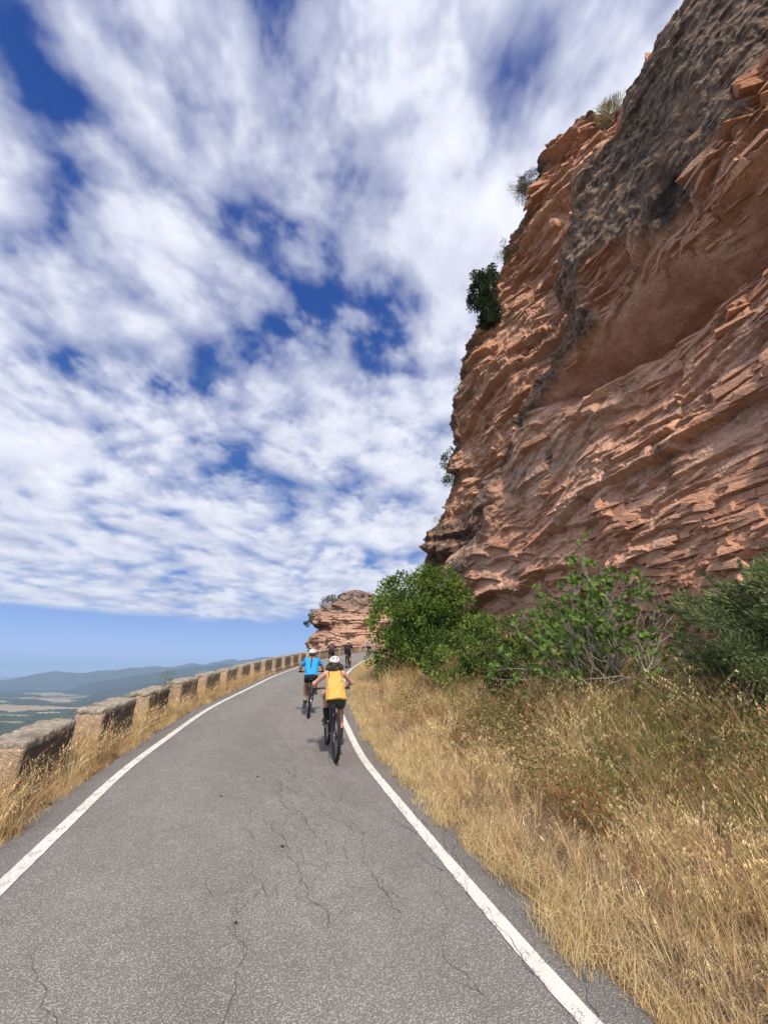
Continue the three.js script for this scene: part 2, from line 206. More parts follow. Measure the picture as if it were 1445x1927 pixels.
// ---------- the cliff: control points in metres (right, up, back), refined by displacement ----------
const BUTTRESS = [
  [[11.22, 2.04, -3.49], [7.42, 1.84, -3.89], [6.22, 1.64, -4.69], [6.05, 1.62, -5.44], [5.86, 1.59, -6.51], [5.87, 1.54, -8.29], [5.66, 1.47, -10.51], [5.20, 1.39, -13.35], [4.41, 1.28, -16.87], [4.76, 1.33, -17.57], [5.91, 1.43, -18.67], [8.91, 1.48, -20.37]],
  [[11.40, 2.59, -3.40], [7.60, 2.39, -3.80], [6.40, 2.19, -4.60], [6.15, 2.25, -5.30], [5.92, 2.34, -6.39], [5.92, 2.51, -8.26], [5.61, 2.71, -10.57], [5.07, 3.00, -13.82], [4.14, 3.39, -18.22], [4.49, 3.44, -18.92], [5.64, 3.54, -20.02], [8.64, 3.59, -21.72]],
  [[11.50, 3.18, -3.22], [7.70, 2.98, -3.62], [6.50, 2.78, -4.42], [6.25, 2.94, -5.17], [6.05, 3.21, -6.37], [5.96, 3.65, -8.32], [5.59, 4.25, -10.99], [4.92, 5.17, -15.06], [3.44, 6.30, -20.10], [3.79, 6.35, -20.80], [4.94, 6.45, -21.90], [7.94, 6.50, -23.60]],
  [[11.59, 3.72, -3.06], [7.79, 3.52, -3.46], [6.59, 3.32, -4.26], [6.39, 3.58, -4.95], [6.20, 3.95, -5.99], [6.13, 4.55, -7.63], [5.92, 5.36, -9.88], [5.45, 6.50, -13.00], [4.50, 7.92, -16.92], [4.85, 7.97, -17.62], [6.00, 8.07, -18.72], [9.00, 8.12, -20.42]],
  [[11.70, 4.33, -2.89], [7.90, 4.13, -3.29], [6.70, 3.93, -4.09], [6.54, 4.28, -4.76], [6.35, 4.79, -5.75], [6.31, 5.60, -7.29], [6.17, 6.73, -9.45], [5.81, 8.30, -12.44], [4.89, 10.14, -15.94], [5.24, 10.19, -16.64], [6.39, 10.29, -17.74], [9.39, 10.34, -19.44]],
  [[11.86, 4.96, -2.74], [8.06, 4.76, -3.14], [6.86, 4.56, -3.94], [6.72, 5.00, -4.56], [6.56, 5.61, -5.43], [6.51, 6.52, -6.71], [6.44, 7.78, -8.50], [6.29, 9.55, -11.01], [5.70, 11.54, -13.82], [6.05, 11.59, -14.52], [7.20, 11.69, -15.62], [10.20, 11.74, -17.32]],
  [[12.06, 5.65, -2.60], [8.26, 5.45, -3.00], [7.06, 5.25, -3.80], [6.94, 5.76, -4.36], [6.79, 6.46, -5.13], [6.74, 7.44, -6.20], [6.74, 8.82, -7.72], [6.67, 10.64, -9.72], [6.32, 12.71, -11.99], [6.67, 12.76, -12.69], [7.82, 12.86, -13.79], [10.82, 12.91, -15.49]],
  [[12.28, 6.38, -2.46], [8.48, 6.18, -2.86], [7.28, 5.98, -3.66], [7.17, 6.55, -4.16], [7.03, 7.30, -4.81], [6.95, 8.30, -5.69], [6.96, 9.68, -6.88], [6.95, 11.43, -8.41], [6.71, 13.32, -10.06], [7.06, 13.37, -10.76], [8.21, 13.47, -11.86], [11.21, 13.52, -13.56]],
  [[12.46, 6.99, -2.33], [8.66, 6.79, -2.73], [7.46, 6.59, -3.53], [7.35, 7.28, -4.04], [7.20, 8.20, -4.72], [7.11, 9.43, -5.62], [7.12, 11.17, -6.90], [7.02, 13.32, -8.48], [6.62, 15.58, -10.14], [6.97, 15.63, -10.84], [8.12, 15.73, -11.94], [11.12, 15.78, -13.64]],
  [[12.68, 7.72, -2.19], [8.88, 7.52, -2.59], [7.68, 7.32, -3.39], [7.59, 8.11, -3.87], [7.45, 9.12, -4.49], [7.34, 10.44, -5.30], [7.35, 12.28, -6.42], [7.31, 14.60, -7.84], [6.98, 16.98, -9.29], [7.33, 17.03, -9.99], [8.48, 17.13, -11.09], [11.48, 17.18, -12.79]],
  [[12.96, 8.61, -2.03], [9.16, 8.41, -2.43], [7.96, 8.21, -3.23], [7.88, 9.08, -3.67], [7.77, 10.21, -4.23], [7.67, 11.63, -4.95], [7.68, 13.54, -5.91], [7.74, 16.05, -7.17], [7.53, 18.61, -8.45], [7.88, 18.66, -9.15], [9.03, 18.76, -10.25], [12.03, 18.81, -11.95]],
  [[13.22, 9.35, -1.91], [9.42, 9.15, -2.31], [8.22, 8.95, -3.11], [8.14, 9.80, -3.49], [8.02, 10.88, -3.95], [7.91, 12.16, -4.51], [7.84, 13.73, -5.19], [7.96, 15.91, -6.14], [8.03, 18.39, -7.22], [8.38, 18.44, -7.92], [9.53, 18.54, -9.02], [12.53, 18.59, -10.72]],
  [[13.41, 9.88, -1.84], [9.61, 9.68, -2.24], [8.41, 9.48, -3.04], [8.32, 10.37, -3.39], [8.18, 11.47, -3.82], [8.05, 12.78, -4.34], [7.95, 14.36, -4.96], [8.06, 16.57, -5.83], [8.19, 19.19, -6.87], [8.54, 19.24, -7.57], [9.69, 19.34, -8.67], [12.69, 19.39, -10.37]],
  [[13.79, 10.86, -1.70], [9.99, 10.66, -2.10], [8.79, 10.46, -2.90], [8.68, 11.36, -3.21], [8.50, 12.42, -3.56], [8.35, 13.67, -3.98], [8.25, 15.16, -4.48], [8.26, 17.04, -5.11], [8.35, 19.29, -5.86], [8.70, 19.34, -6.56], [9.85, 19.44, -7.66], [12.85, 19.49, -9.36]],
  [[14.34, 12.20, -1.55], [10.54, 12.00, -1.95], [9.34, 11.80, -2.75], [9.23, 12.69, -2.99], [9.03, 13.66, -3.26], [8.82, 14.70, -3.55], [8.68, 15.93, -3.88], [8.68, 17.45, -4.30], [8.71, 19.12, -4.76], [9.06, 19.17, -5.46], [10.21, 19.27, -6.56], [13.21, 19.32, -8.26]],
  [[15.14, 14.10, -1.35], [11.34, 13.90, -1.75], [10.14, 13.70, -2.55], [10.09, 14.61, -2.74], [9.97, 15.58, -2.95], [9.82, 16.57, -3.16], [9.69, 17.59, -3.38], [9.61, 18.70, -3.62], [9.57, 19.86, -3.87], [9.92, 19.91, -4.57], [11.07, 20.01, -5.67], [14.07, 20.06, -7.37]],
  [[17.37, 19.38, -0.80], [13.57, 19.18, -1.20], [12.37, 18.98, -2.00], [12.46, 19.91, -2.11], [12.53, 20.90, -2.22], [12.57, 21.85, -2.33], [12.60, 22.75, -2.44], [12.62, 23.59, -2.54], [12.62, 24.35, -2.62], [12.97, 24.40, -3.32], [14.12, 24.50, -4.42], [17.12, 24.55, -6.12]],
  [[18.87, 20.38, -1.00], [15.07, 20.18, -1.40], [13.87, 19.98, -2.20], [13.96, 20.91, -2.31], [14.03, 21.90, -2.42], [14.07, 22.85, -2.53], [14.10, 23.75, -2.64], [14.12, 24.59, -2.74], [14.12, 25.35, -2.82], [14.47, 25.40, -3.52], [15.62, 25.50, -4.62], [18.62, 25.55, -6.32]],
  [[24.37, 20.98, -1.30], [20.57, 20.78, -1.70], [19.37, 20.58, -2.50], [19.46, 21.51, -2.61], [19.53, 22.50, -2.72], [19.57, 23.45, -2.83], [19.60, 24.35, -2.94], [19.62, 25.19, -3.04], [19.62, 25.95, -3.12], [19.97, 26.00, -3.82], [21.12, 26.10, -4.92], [24.12, 26.15, -6.62]],
];
const BACKWALL = [
  [[6.69, 1.28, -16.86], [5.96, 1.23, -18.72], [4.98, 1.17, -20.76], [3.88, 1.11, -22.69], [2.79, 1.06, -24.37], [2.10, 1.03, -25.33], [2.35, 1.03, -26.13], [3.70, 1.03, -27.73], [9.10, 1.03, -30.33]],
  [[6.40, 3.78, -17.66], [5.63, 3.96, -19.23], [4.65, 4.14, -20.87], [3.62, 4.31, -22.37], [2.64, 4.46, -23.65], [2.04, 4.54, -24.40], [2.29, 4.54, -25.20], [3.64, 4.54, -26.80], [9.04, 4.54, -29.40]],
  [[6.40, 6.82, -17.46], [5.70, 7.23, -18.88], [4.81, 7.64, -20.31], [3.86, 7.98, -21.47], [2.97, 8.23, -22.37], [2.45, 8.39, -22.90], [2.70, 8.39, -23.70], [4.05, 8.39, -25.30], [9.45, 8.39, -27.90]],
  [[7.11, 8.99, -15.22], [6.53, 9.64, -16.59], [5.81, 10.39, -18.16], [5.03, 11.12, -19.72], [4.25, 11.75, -21.05], [3.76, 12.10, -21.78], [4.01, 12.10, -22.58], [5.36, 12.10, -24.18], [10.76, 12.10, -26.78]],
  [[7.48, 10.30, -13.91], [6.92, 11.10, -15.22], [6.21, 12.03, -16.73], [5.46, 13.02, -18.35], [4.73, 13.95, -19.87], [4.24, 14.48, -20.74], [4.49, 14.48, -21.54], [5.84, 14.48, -23.14], [11.24, 14.48, -25.74]],
  [[7.99, 11.68, -12.61], [7.41, 12.72, -13.93], [6.65, 13.92, -15.46], [5.82, 15.21, -17.10], [4.98, 16.44, -18.67], [4.43, 17.17, -19.60], [4.68, 17.17, -20.40], [6.03, 17.17, -22.00], [11.43, 17.17, -24.60]],
  [[8.77, 13.00, -10.94], [8.30, 14.44, -12.34], [7.59, 16.10, -13.97], [6.66, 17.68, -15.50], [5.70, 19.15, -16.94], [5.08, 20.09, -17.85], [5.33, 20.09, -18.65], [6.68, 20.09, -20.25], [12.08, 20.09, -22.85]],
  [[9.11, 15.56, -10.55], [8.72, 17.11, -11.74], [8.20, 18.99, -13.18], [7.53, 20.83, -14.60], [6.78, 22.40, -15.79], [6.28, 23.30, -16.48], [6.53, 23.30, -17.28], [7.88, 23.30, -18.88], [13.28, 23.30, -21.48]],
  [[9.42, 17.31, -10.08], [9.06, 18.74, -11.02], [8.63, 20.50, -12.16], [8.18, 22.39, -13.39], [7.69, 24.12, -14.51], [7.35, 25.11, -15.16], [7.60, 25.11, -15.96], [8.95, 25.11, -17.56], [14.35, 25.11, -20.16]],
  [[9.91, 18.60, -9.50], [9.54, 19.90, -10.24], [9.18, 21.55, -11.17], [8.81, 23.30, -12.16], [8.44, 24.95, -13.09], [8.19, 25.93, -13.64], [8.44, 25.93, -14.44], [9.79, 25.93, -16.04], [15.19, 25.93, -18.64]],
  [[10.70, 20.28, -9.11], [10.16, 21.34, -9.64], [9.74, 22.93, -10.42], [9.41, 24.80, -11.34], [9.08, 26.56, -12.21], [8.86, 27.62, -12.73], [9.11, 27.62, -13.53], [10.46, 27.62, -15.13], [15.86, 27.62, -17.73]],
  [[12.19, 21.86, -8.81], [11.54, 23.01, -9.31], [10.65, 23.97, -9.73], [10.16, 25.73, -10.50], [9.85, 27.80, -11.41], [9.64, 29.07, -11.97], [9.89, 29.07, -12.77], [11.24, 29.07, -14.37], [16.64, 29.07, -16.97]],
  [[12.93, 23.88, -9.01], [12.47, 25.15, -9.53], [11.79, 26.25, -9.97], [11.06, 27.12, -10.33], [10.68, 28.52, -10.90], [10.49, 29.46, -11.28], [10.74, 29.46, -12.08], [12.09, 29.46, -13.68], [17.49, 29.46, -16.28]],
  [[13.18, 24.56, -9.07], [12.82, 25.74, -9.54], [12.35, 26.89, -10.00], [11.73, 27.64, -10.30], [11.24, 28.39, -10.60], [11.03, 29.00, -10.84], [11.28, 29.00, -11.64], [12.63, 29.00, -13.24], [18.03, 29.00, -15.84]],
  [[13.68, 24.91, -9.87], [13.32, 26.09, -10.34], [12.85, 27.24, -10.80], [12.23, 27.99, -11.10], [11.74, 28.74, -11.40], [11.53, 29.35, -11.64], [11.78, 29.35, -12.44], [13.13, 29.35, -14.04], [18.53, 29.35, -16.64]],
  [[15.68, 25.16, -11.57], [15.32, 26.34, -12.04], [14.85, 27.49, -12.50], [14.23, 28.24, -12.80], [13.74, 28.99, -13.10], [13.53, 29.60, -13.34], [13.78, 29.60, -14.14], [15.13, 29.60, -15.74], [20.53, 29.60, -18.34]],
  [[21.18, 24.76, -15.07], [20.82, 25.94, -15.54], [20.35, 27.09, -16.00], [19.73, 27.84, -16.30], [19.24, 28.59, -16.60], [19.03, 29.20, -16.84], [19.28, 29.20, -17.64], [20.63, 29.20, -19.24], [26.03, 29.20, -21.84]],
];
const MASK = {
  rind: [[8.00, 14.67], [5.9, 14.67], [5.4, 14.00], [5.25, 13.45], [5.4, 13.00], [5.2, 12.00], [5.7, 10.91], [5.5, 9.90], [6.05, 8.98], [7.01, 8.50], [7.48, 7.44], [7.44, 7.00], [7.64, 6.60], [7.82, 5.35], [7.88, 4.50], [7.85, 4.20], [7.76, 3.10], [7.40, 2.26], [7.64, 1.86], [8.00, 1.76], [8.00, 2.00], [8.00, 2.58], [8.00, 3.10], [8.00, 4.20], [8.00, 5.00], [8.00, 6.60], [8.00, 8.78], [8.00, 12.06], [8.00, 13.60], [8.00, 14.50]],
  recess: [[4.47, 11.50], [4.76, 10.40], [5.16, 9.80], [5.66, 8.72], [6.44, 8.22], [7.32, 7.12], [7.73, 6.10], [7.90, 5.28], [7.33, 5.40], [6.89, 5.78], [5.91, 7.00], [4.78, 8.44], [4.16, 9.60]],
  grey: [[6.13, 4.80], [6.03, 5.05], [5.47, 5.65], [4.93, 6.20], [4.52, 6.90], [4.45, 6.50], [5.12, 5.80], [5.53, 5.25], [5.90, 4.85]],
  grey2: [[7.74, 4.40], [7.01, 4.60], [6.48, 4.55], [6.56, 4.20], [7.28, 4.00], [7.67, 3.50], [7.76, 4.00]],
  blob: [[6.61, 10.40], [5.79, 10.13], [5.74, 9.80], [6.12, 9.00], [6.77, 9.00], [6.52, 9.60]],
  orange: [[5.15, 14.00], [5.62, 13.60], [5.51, 12.06], [6.02, 10.80], [5.64, 10.00], [4.97, 11.50], [4.50, 12.06]],
};
function patchSurface(G) {                                  // bicubic surface through a net of control points
  const R = G.length, C = G[0].length, cr = (a, b, c, d, t) => 0.5 * (2 * b + (c - a) * t + (2 * a - 5 * b + 4 * c - d) * t * t + (3 * b - a - 3 * c + d) * t * t * t);
  return (u, v) => {                                        // u along the columns, v along the rows, in cells
    const i = Math.min(C - 2, Math.max(0, Math.floor(u))), j = Math.min(R - 2, Math.max(0, Math.floor(v))), x = u - i, y = v - j, o = [0, 0, 0];
    for (let k = 0; k < 3; k++) { const q = []; for (let m = -1; m < 3; m++) { const r = G[Math.min(R - 1, Math.max(0, j + m))], g = (n) => r[Math.min(C - 1, Math.max(0, n))][k]; q.push(cr(g(i - 1), g(i), g(i + 1), g(i + 2), x)); } o[k] = cr(q[0], q[1], q[2], q[3], y); }
    return V(o[0], o[1], o[2]);
  };
}
function inside(P, x, y) { let c = false; for (let i = 0, j = P.length - 1; i < P.length; j = i++) { const [a, b] = P[i], [d, e] = P[j]; if ((b > y) !== (e > y) && x < (d - a) * (y - b) / (e - b) + a) c = !c; } return c; }
function sdPoly(P, x, y) { let m = 1e9; for (let i = 0, j = P.length - 1; i < P.length; j = i++) { const [a, b] = P[i], [d, e] = P[j], ex = d - a, ey = e - b, t = clamp(((x - a) * ex + (y - b) * ey) / (ex * ex + ey * ey || 1)); m = Math.min(m, Math.hypot(x - a - ex * t, y - b - ey * t)); } return inside(P, x, y) ? m : -m; }
// how far the bedded sandstone stands out at a point: overlapping slabs with sharp undersides, broken into blocks
function slabs(st, b, L, Hh, seed, gap, out) {
  const i = Math.floor(st / L), j = Math.floor(b / Hh); let d = 0, tone = 0.5;
  for (let dj = -2; dj <= 1; dj++) for (let di = -1; di <= 1; di++) {
    const ci = i + di, cj = j + dj, h1 = hash(ci, cj, seed), h2 = hash(ci, cj, seed + 1), h3 = hash(ci, cj, seed + 2); if (h3 < gap) continue;
    const dx = st / L - ci - 0.2 - 0.6 * h1, dy = b / Hh - cj - 0.8 * h2, half = 0.5 + 0.5 * h3, ax = Math.abs(dx); if (ax > half) continue;
    const e = dy + (h2 - 0.4) * 1.3 * dx + 0.5 * Math.max(0, Math.abs(dx - (h1 - 0.5) * half) - 0.2 * half); if (e < 0 || e > 1.9) continue;
    const v = sstep(0, 0.05, e) * (1 - e / (1.1 + 0.9 * h2)) * sstep(half, half * 0.95, ax + 0.06 * e) * (0.3 + 0.7 * h1) + (h2 - 0.5) * 0.5 * dx * sstep(0, 0.05, e) * sstep(half, half * 0.95, ax); if (v > d) { d = v; tone = h3; }
  }
  if (out) out[0] = tone; return d;
}
const TN = [0.5];
function strata(p, amt, rough = 1) {
  const st = -p.z * 0.987 - p.x * 0.16;                     // along the strike
  const n1 = noise(p.x * 0.16, p.y * 0.16, p.z * 0.16), n2 = noise(p.x * 0.6 + 3, p.y * 0.6, p.z * 0.6), n3 = noise(p.x * 2.3, p.y * 2.3, p.z * 2.3), n4 = noise(p.x * 7, p.y * 7, p.z * 7);
  const b = p.y + 0.05 * st + 0.75 * n1 + 0.07 * n2 + 0.03 * n3 + 0.016 * n4, s2 = st + 0.22 * n2 + 0.10 * n3 + 0.03 * n4;
  const q1 = 0.35 + 0.65 * sstep(-0.35, 0.25, noise(p.x * 0.3 + 20, p.y * 0.5, p.z * 0.3)), q2 = 0.35 + 0.65 * sstep(-0.3, 0.3, noise(p.x * 0.42 + 50, p.y * 0.6, p.z * 0.42));
  const big = slabs(s2, b, 3.1, 1.6, 1, 0.1), med = slabs(s2, b, 1.25, 0.60, 11, 0.15, TN), t1 = TN[0], sml = slabs(s2, b, 0.58, 0.23, 21, 0.15, TN), tiny = slabs(s2, b, 0.24, 0.09, 31, 0.2);
  let d = amt * (0.50 * big + 0.30 * med * q1 + 0.135 * sml * q2 + 0.05 * tiny) - 0.3 * amt;
  d += rough * (0.05 * fbm(p.x * 3.4, p.y * 4.4, p.z * 3.4, 4, 0.6) + 0.22 * noise(p.x * 0.45, p.y * 0.6, p.z * 0.45));
  return { d, b, st, tone: 0.6 * t1 + 0.4 * TN[0] };
}
const knob = (p, f) => { const a = fbm(p.x * f, p.y * f, p.z * f, 3, 0.6); return Math.abs(a) * 1.4 - 0.3; };
function rockColour(p, s, red, grain = 1) {                            // sandstone colours, linear; red mixes toward dark ochre, in the recess partly as shade
  const a = fbm(p.x * 0.35, p.y * 0.55, p.z * 0.35, 4), b2 = fbm(p.x * 1.6, p.y * 3.2, p.z * 1.6, 3), band = noise(s.b * 1.7, 4, 2) * 0.6 + noise(s.b * 5.5, s.st * 0.2, 6) * 0.4, f = grain * noise(p.x * 14, p.y * 14, p.z * 14);
  const t = clamp(0.34 + 0.8 * a + 0.35 * band + 0.2 * b2 + 0.5 * (s.tone - 0.35)), k = 0.93 + 0.18 * b2 + 0.12 * f + 0.18 * (s.tone - 0.4);
  let c = [mix(0.60, 0.80, t) * k, mix(0.29, 0.51, t) * k, mix(0.17, 0.365, t) * k];
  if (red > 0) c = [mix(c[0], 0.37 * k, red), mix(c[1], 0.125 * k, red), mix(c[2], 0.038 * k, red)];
  return c;
}
const lerp3 = (a, b, t) => [mix(a[0], b[0], t), mix(a[1], b[1], t), mix(a[2], b[2], t)];
function buildFace(G, us, vs, shape) {
  const surf = patchSurface(G), nu = us.length - 1, nv = vs.length - 1, e = 0.03;
  return grid(nu, nv, (a, b, i, j) => {
    const u = us[i], v = vs[j], p = surf(u, v), du = surf(u + e, v).sub(p), dv = surf(u, v + e).sub(p), n = dv.cross(du).normalize();
    const q = shape(p, u, v, n);
    return { p: p.clone().addScaledVector(q.n || n, q.d), uv: [-p.z * 0.9 - p.x * 0.5, p.y + 0.8 * q.d], c: q.c };
  });
}
// angular slabs standing out of the beds: flat undersides, broken ends, tops that run back into the face
function slabBlocks(g, nu, nv, keep, count, seed, i0, i1, j0, j1, size) {
  const r = rng(seed), P = g.attributes.position, K = g.attributes.color, pos = [], col = [], uvs = [], at = (i, j) => { const k = (clamp(j, 0, nv) * (nu + 1) + clamp(i, 0, nu)); return V(P.getX(k), P.getY(k), P.getZ(k)); };
  for (let n = 0; n < count; n++) {
    const i = Math.floor(mix(i0, i1, r())), j = Math.floor(mix(j0, j1, r())), k = j * (nu + 1) + i, rind = keep[k * 2], rec = keep[k * 2 + 1]; if (r() < rind * 1.3 || (rec > 0.12 && rec < 0.92)) continue;
    const p = at(i, j), du = at(i + 9, j).sub(at(i - 9, j)), dv = at(i, j + 9).sub(at(i, j - 9)); if (fbm(p.x * 0.5, p.y * 0.9, p.z * 0.5 + 60, 2) < -0.06 + 0.3 * r()) continue;
    const nn = dv.clone().cross(du).normalize(); nn.y *= 0.4; nn.normalize(); const along = V(-0.16, 0.05, -0.987).addScaledVector(nn, -V(-0.16, 0.05, -0.987).dot(nn)).normalize(), up = nn.clone().cross(along).normalize(); if (up.y < 0) up.negate();
    along.applyAxisAngle(nn, (r() - 0.5) * 0.35); const L = size * (0.2 + 1.15 * Math.pow(r(), 2.2)), H = (0.05 + 0.16 * r()) * Math.sqrt(L) * 0.9, pr = (0.012 + 0.075 * r() * r()) * Math.sqrt(L), back = 0.25;
    const c = (a, h, o) => p.clone().addScaledVector(along, a * L * 0.5).addScaledVector(up, h).addScaledVector(nn, o), J = () => 0.7 + 0.5 * r();
    const m = (r() - 0.5) * 0.8, b0 = c(-J(), 0.02 * r(), -back), b1 = c(J(), 0.02 * r(), -back), f0 = c(-J() * 0.85, (r() - 0.5) * 0.3 * H, pr * J()), f1 = c(J() * 0.85, (r() - 0.5) * 0.3 * H, pr * J()), fm = c(m, -0.15 * H * r(), pr * 1.25 * J()), t0 = c(-J() * 0.8, H * J(), pr * 0.3 * J()), t1 = c(J() * 0.8, H * J(), pr * 0.3 * J()), tm = c(m + 0.2, H * J() * 1.1, pr * 0.6 * J()), q0 = c(-J() * 0.7, H * 2.2, -back * 0.6), q1 = c(J() * 0.7, H * 2.2, -back * 0.6);
    const F = [[b0, f0, fm], [b0, fm, b1], [b1, fm, f1], [f0, t0, tm], [f0, tm, fm], [fm, tm, f1], [f1, tm, t1], [t0, q0, tm], [tm, q0, q1], [tm, q1, t1], [b0, q0, t0], [b0, t0, f0], [b1, f1, t1], [b1, t1, q1]], kk = 0.85 + 0.32 * r();
    for (const f of F) for (const v of f) { pos.push(v.x, v.y, v.z); col.push(Math.min(1, K.getX(k) * kk), Math.min(1, K.getY(k) * kk), Math.min(1, K.getZ(k) * kk)); uvs.push(-v.z * 0.9 - v.x * 0.5, v.y + v.x); }
  }
  const o = new THREE.BufferGeometry(); o.setAttribute('position', new THREE.Float32BufferAttribute(pos, 3)); o.setAttribute('color', new THREE.Float32BufferAttribute(col, 3)); o.setAttribute('uv', new THREE.Float32BufferAttribute(uvs, 2)); o.computeVertexNormals(); return o;
}
const steps = (list) => { const o = []; for (const [a, b, n] of list) for (let i = 0; i < n; i++) o.push(mix(a, b, i / n)); o.push(list.at(-1)[1]); return o; };
const rockBump = tex(1024, (u, v) => { const a = pnoise(u, v, 24, 1) * 0.30 + pnoise(u, v, 60, 2) * 0.3 + pnoise(u, v, 140, 3) * 0.25 + pnoise(u, v, 300, 4) * 0.2; return a; }, false, 1 / 2.3);
const rockTint = tex(1024, (u, v) => { const a = pnoise(u, v, 30, 11) * 0.35 + pnoise(u, v, 90, 12) * 0.35 + pnoise(u, v, 260, 13) * 0.4, w = pnoise(u, v, 120, 19), k = mix(0.60, 1.16, clamp(a * 1.25 - 0.12)) * (w > 0.86 ? mix(1, 1.25, (w - 0.86) / 0.14) : 1); return [k, k * 0.985, k * 0.97]; }, true, 1 / 2.9);
const rockMat = new THREE.MeshStandardMaterial({ map: rockTint, bumpMap: rockBump, bumpScale: 0.06, roughness: 0.95, vertexColors: true, side: THREE.DoubleSide });
{
  const cliff = group('rock_cliff'); structure(cliff); tag(cliff, 'towering red sandstone cliff with dark weathered overhang right of the road', 'cliff');
  const pebbles = (p, k) => sstep(0.28, 0.5, noise(p.x * 9, p.y * 11, p.z * 9)) * k;
  const keep1 = [], keep2 = [];
  const g1 = buildFace(BUTTRESS, steps([[0, 2, 40], [2, 8, 470], [8, 11, 60]]), steps([[0, 14, 640], [14, 16, 36], [16, 18, 12]]), (pp, u, v, n) => {
    let p = pp; const s0 = 0.17 * noise(p.x * 0.9, p.y * 0.9, p.z * 0.9) + 0.07 * noise(p.x * 3.2, p.y * 3.2, p.z * 3.2), uu = u + s0 * 0.9, vv = v + s0 * 1.6;
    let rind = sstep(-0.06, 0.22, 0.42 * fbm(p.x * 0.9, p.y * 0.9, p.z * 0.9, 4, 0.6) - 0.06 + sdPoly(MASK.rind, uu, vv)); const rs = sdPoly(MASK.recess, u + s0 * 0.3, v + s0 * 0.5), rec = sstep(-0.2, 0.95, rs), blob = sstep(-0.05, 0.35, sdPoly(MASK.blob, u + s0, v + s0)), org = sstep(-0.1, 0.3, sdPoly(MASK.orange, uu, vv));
    const grey = Math.max(sstep(-0.15, 0.25, sdPoly(MASK.grey, uu, vv)), sstep(-0.15, 0.3, sdPoly(MASK.grey2, uu, vv))) * 0.85;
    const congl = Math.max(grey, sstep(0.1, 0.5, fbm(p.x * 0.22 + 4, p.y * 0.6, p.z * 0.22, 3) + 0.12) * sstep(4.2, 7, p.y) * sstep(11, 8, p.y) * 0.8);
    p = pp.clone().addScaledVector(n, -2.5 * rec);
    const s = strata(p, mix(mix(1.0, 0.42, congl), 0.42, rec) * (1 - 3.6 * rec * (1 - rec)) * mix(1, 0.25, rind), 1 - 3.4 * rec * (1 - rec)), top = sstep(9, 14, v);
    let d = s.d * mix(1, 1.1, top);
    d -= 2.5 * rec; d += rind * (0.30 + 0.26 * knob(p, 0.8) + 0.07 * knob(p, 3.1)) - blob * 0.12 * rind; d += org * 0.1 * noise(p.x, p.y * 3, p.z);
    d += 0.7 * noise(p.x * 0.2 + 9, p.y * 0.22, p.z * 0.2) * sstep(2.2, 3.5, u);
    d += congl * 0.05 * Math.abs(noise(p.x * 6, p.y * 6, p.z * 6));
    let c = rockColour(p, s, Math.max(0.97 * rec, 0.55 * org), 1 - 3.2 * rec * (1 - rec));  // recess toned dark ochre: partly its own colour, partly shade painted in
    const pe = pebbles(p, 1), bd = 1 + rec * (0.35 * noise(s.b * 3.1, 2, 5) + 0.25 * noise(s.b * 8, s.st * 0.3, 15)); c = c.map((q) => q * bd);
    c = lerp3(c, [0.44, 0.33, 0.26], congl * 0.45); c = lerp3(c, [0.62, 0.52, 0.44], pe * congl * 0.7);
    c = lerp3(c, [0.20, 0.15, 0.12], grey * sstep(-0.1, 0.35, fbm(p.x * 2, p.y * 2, p.z * 2, 3)) * 0.9);
    const fl = fbm(p.x * 3, p.y * 5, p.z * 3, 3), dark = lerp3([0.090, 0.060, 0.048], [0.31, 0.205, 0.14], sstep(-0.35, 0.45, fl + 0.4 * noise(p.x * 11, p.y * 13, p.z * 11))), warm = sstep(0.05, 0.5, fbm(p.x * 0.7, p.y * 0.7, p.z * 0.7 + 8, 3)) * (1 - top * 0.6);
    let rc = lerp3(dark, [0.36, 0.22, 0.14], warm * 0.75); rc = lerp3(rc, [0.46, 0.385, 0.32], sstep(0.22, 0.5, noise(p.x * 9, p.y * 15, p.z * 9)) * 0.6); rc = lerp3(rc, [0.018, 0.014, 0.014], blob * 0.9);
    const seam = sstep(7.70, 7.92, u + 0.10 * fbm(p.x * 1.5, p.y * 1.5, p.z * 1.5, 3)) * sstep(2.0, 3.2, v) * sstep(10.2, 9.0, v) * 0.85; rind = Math.max(rind, seam);
    const stain = sstep(0.25, 0.6, noise(s.st * 2.2, p.y * 0.28, 77) + 0.45 * noise(s.st * 7, p.y * 0.8, 78)) * sstep(-0.2, 0.4, fbm(p.x * 0.5, p.y * 0.4, p.z * 0.5 + 30, 2)) * (1 - rec);
    c = lerp3(c, [0.22, 0.135, 0.10], stain * 0.55);
    c = lerp3(c, rc, rind); keep1.push(rind, rec);
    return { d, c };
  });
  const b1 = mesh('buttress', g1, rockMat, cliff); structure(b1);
  const sb = mesh('rock_slab', slabBlocks(g1, 570, 688, keep1, 4800, 71, 25, 486, 20, 612, 1.0), rockMat, cliff); sb.userData.kind = 'stuff';
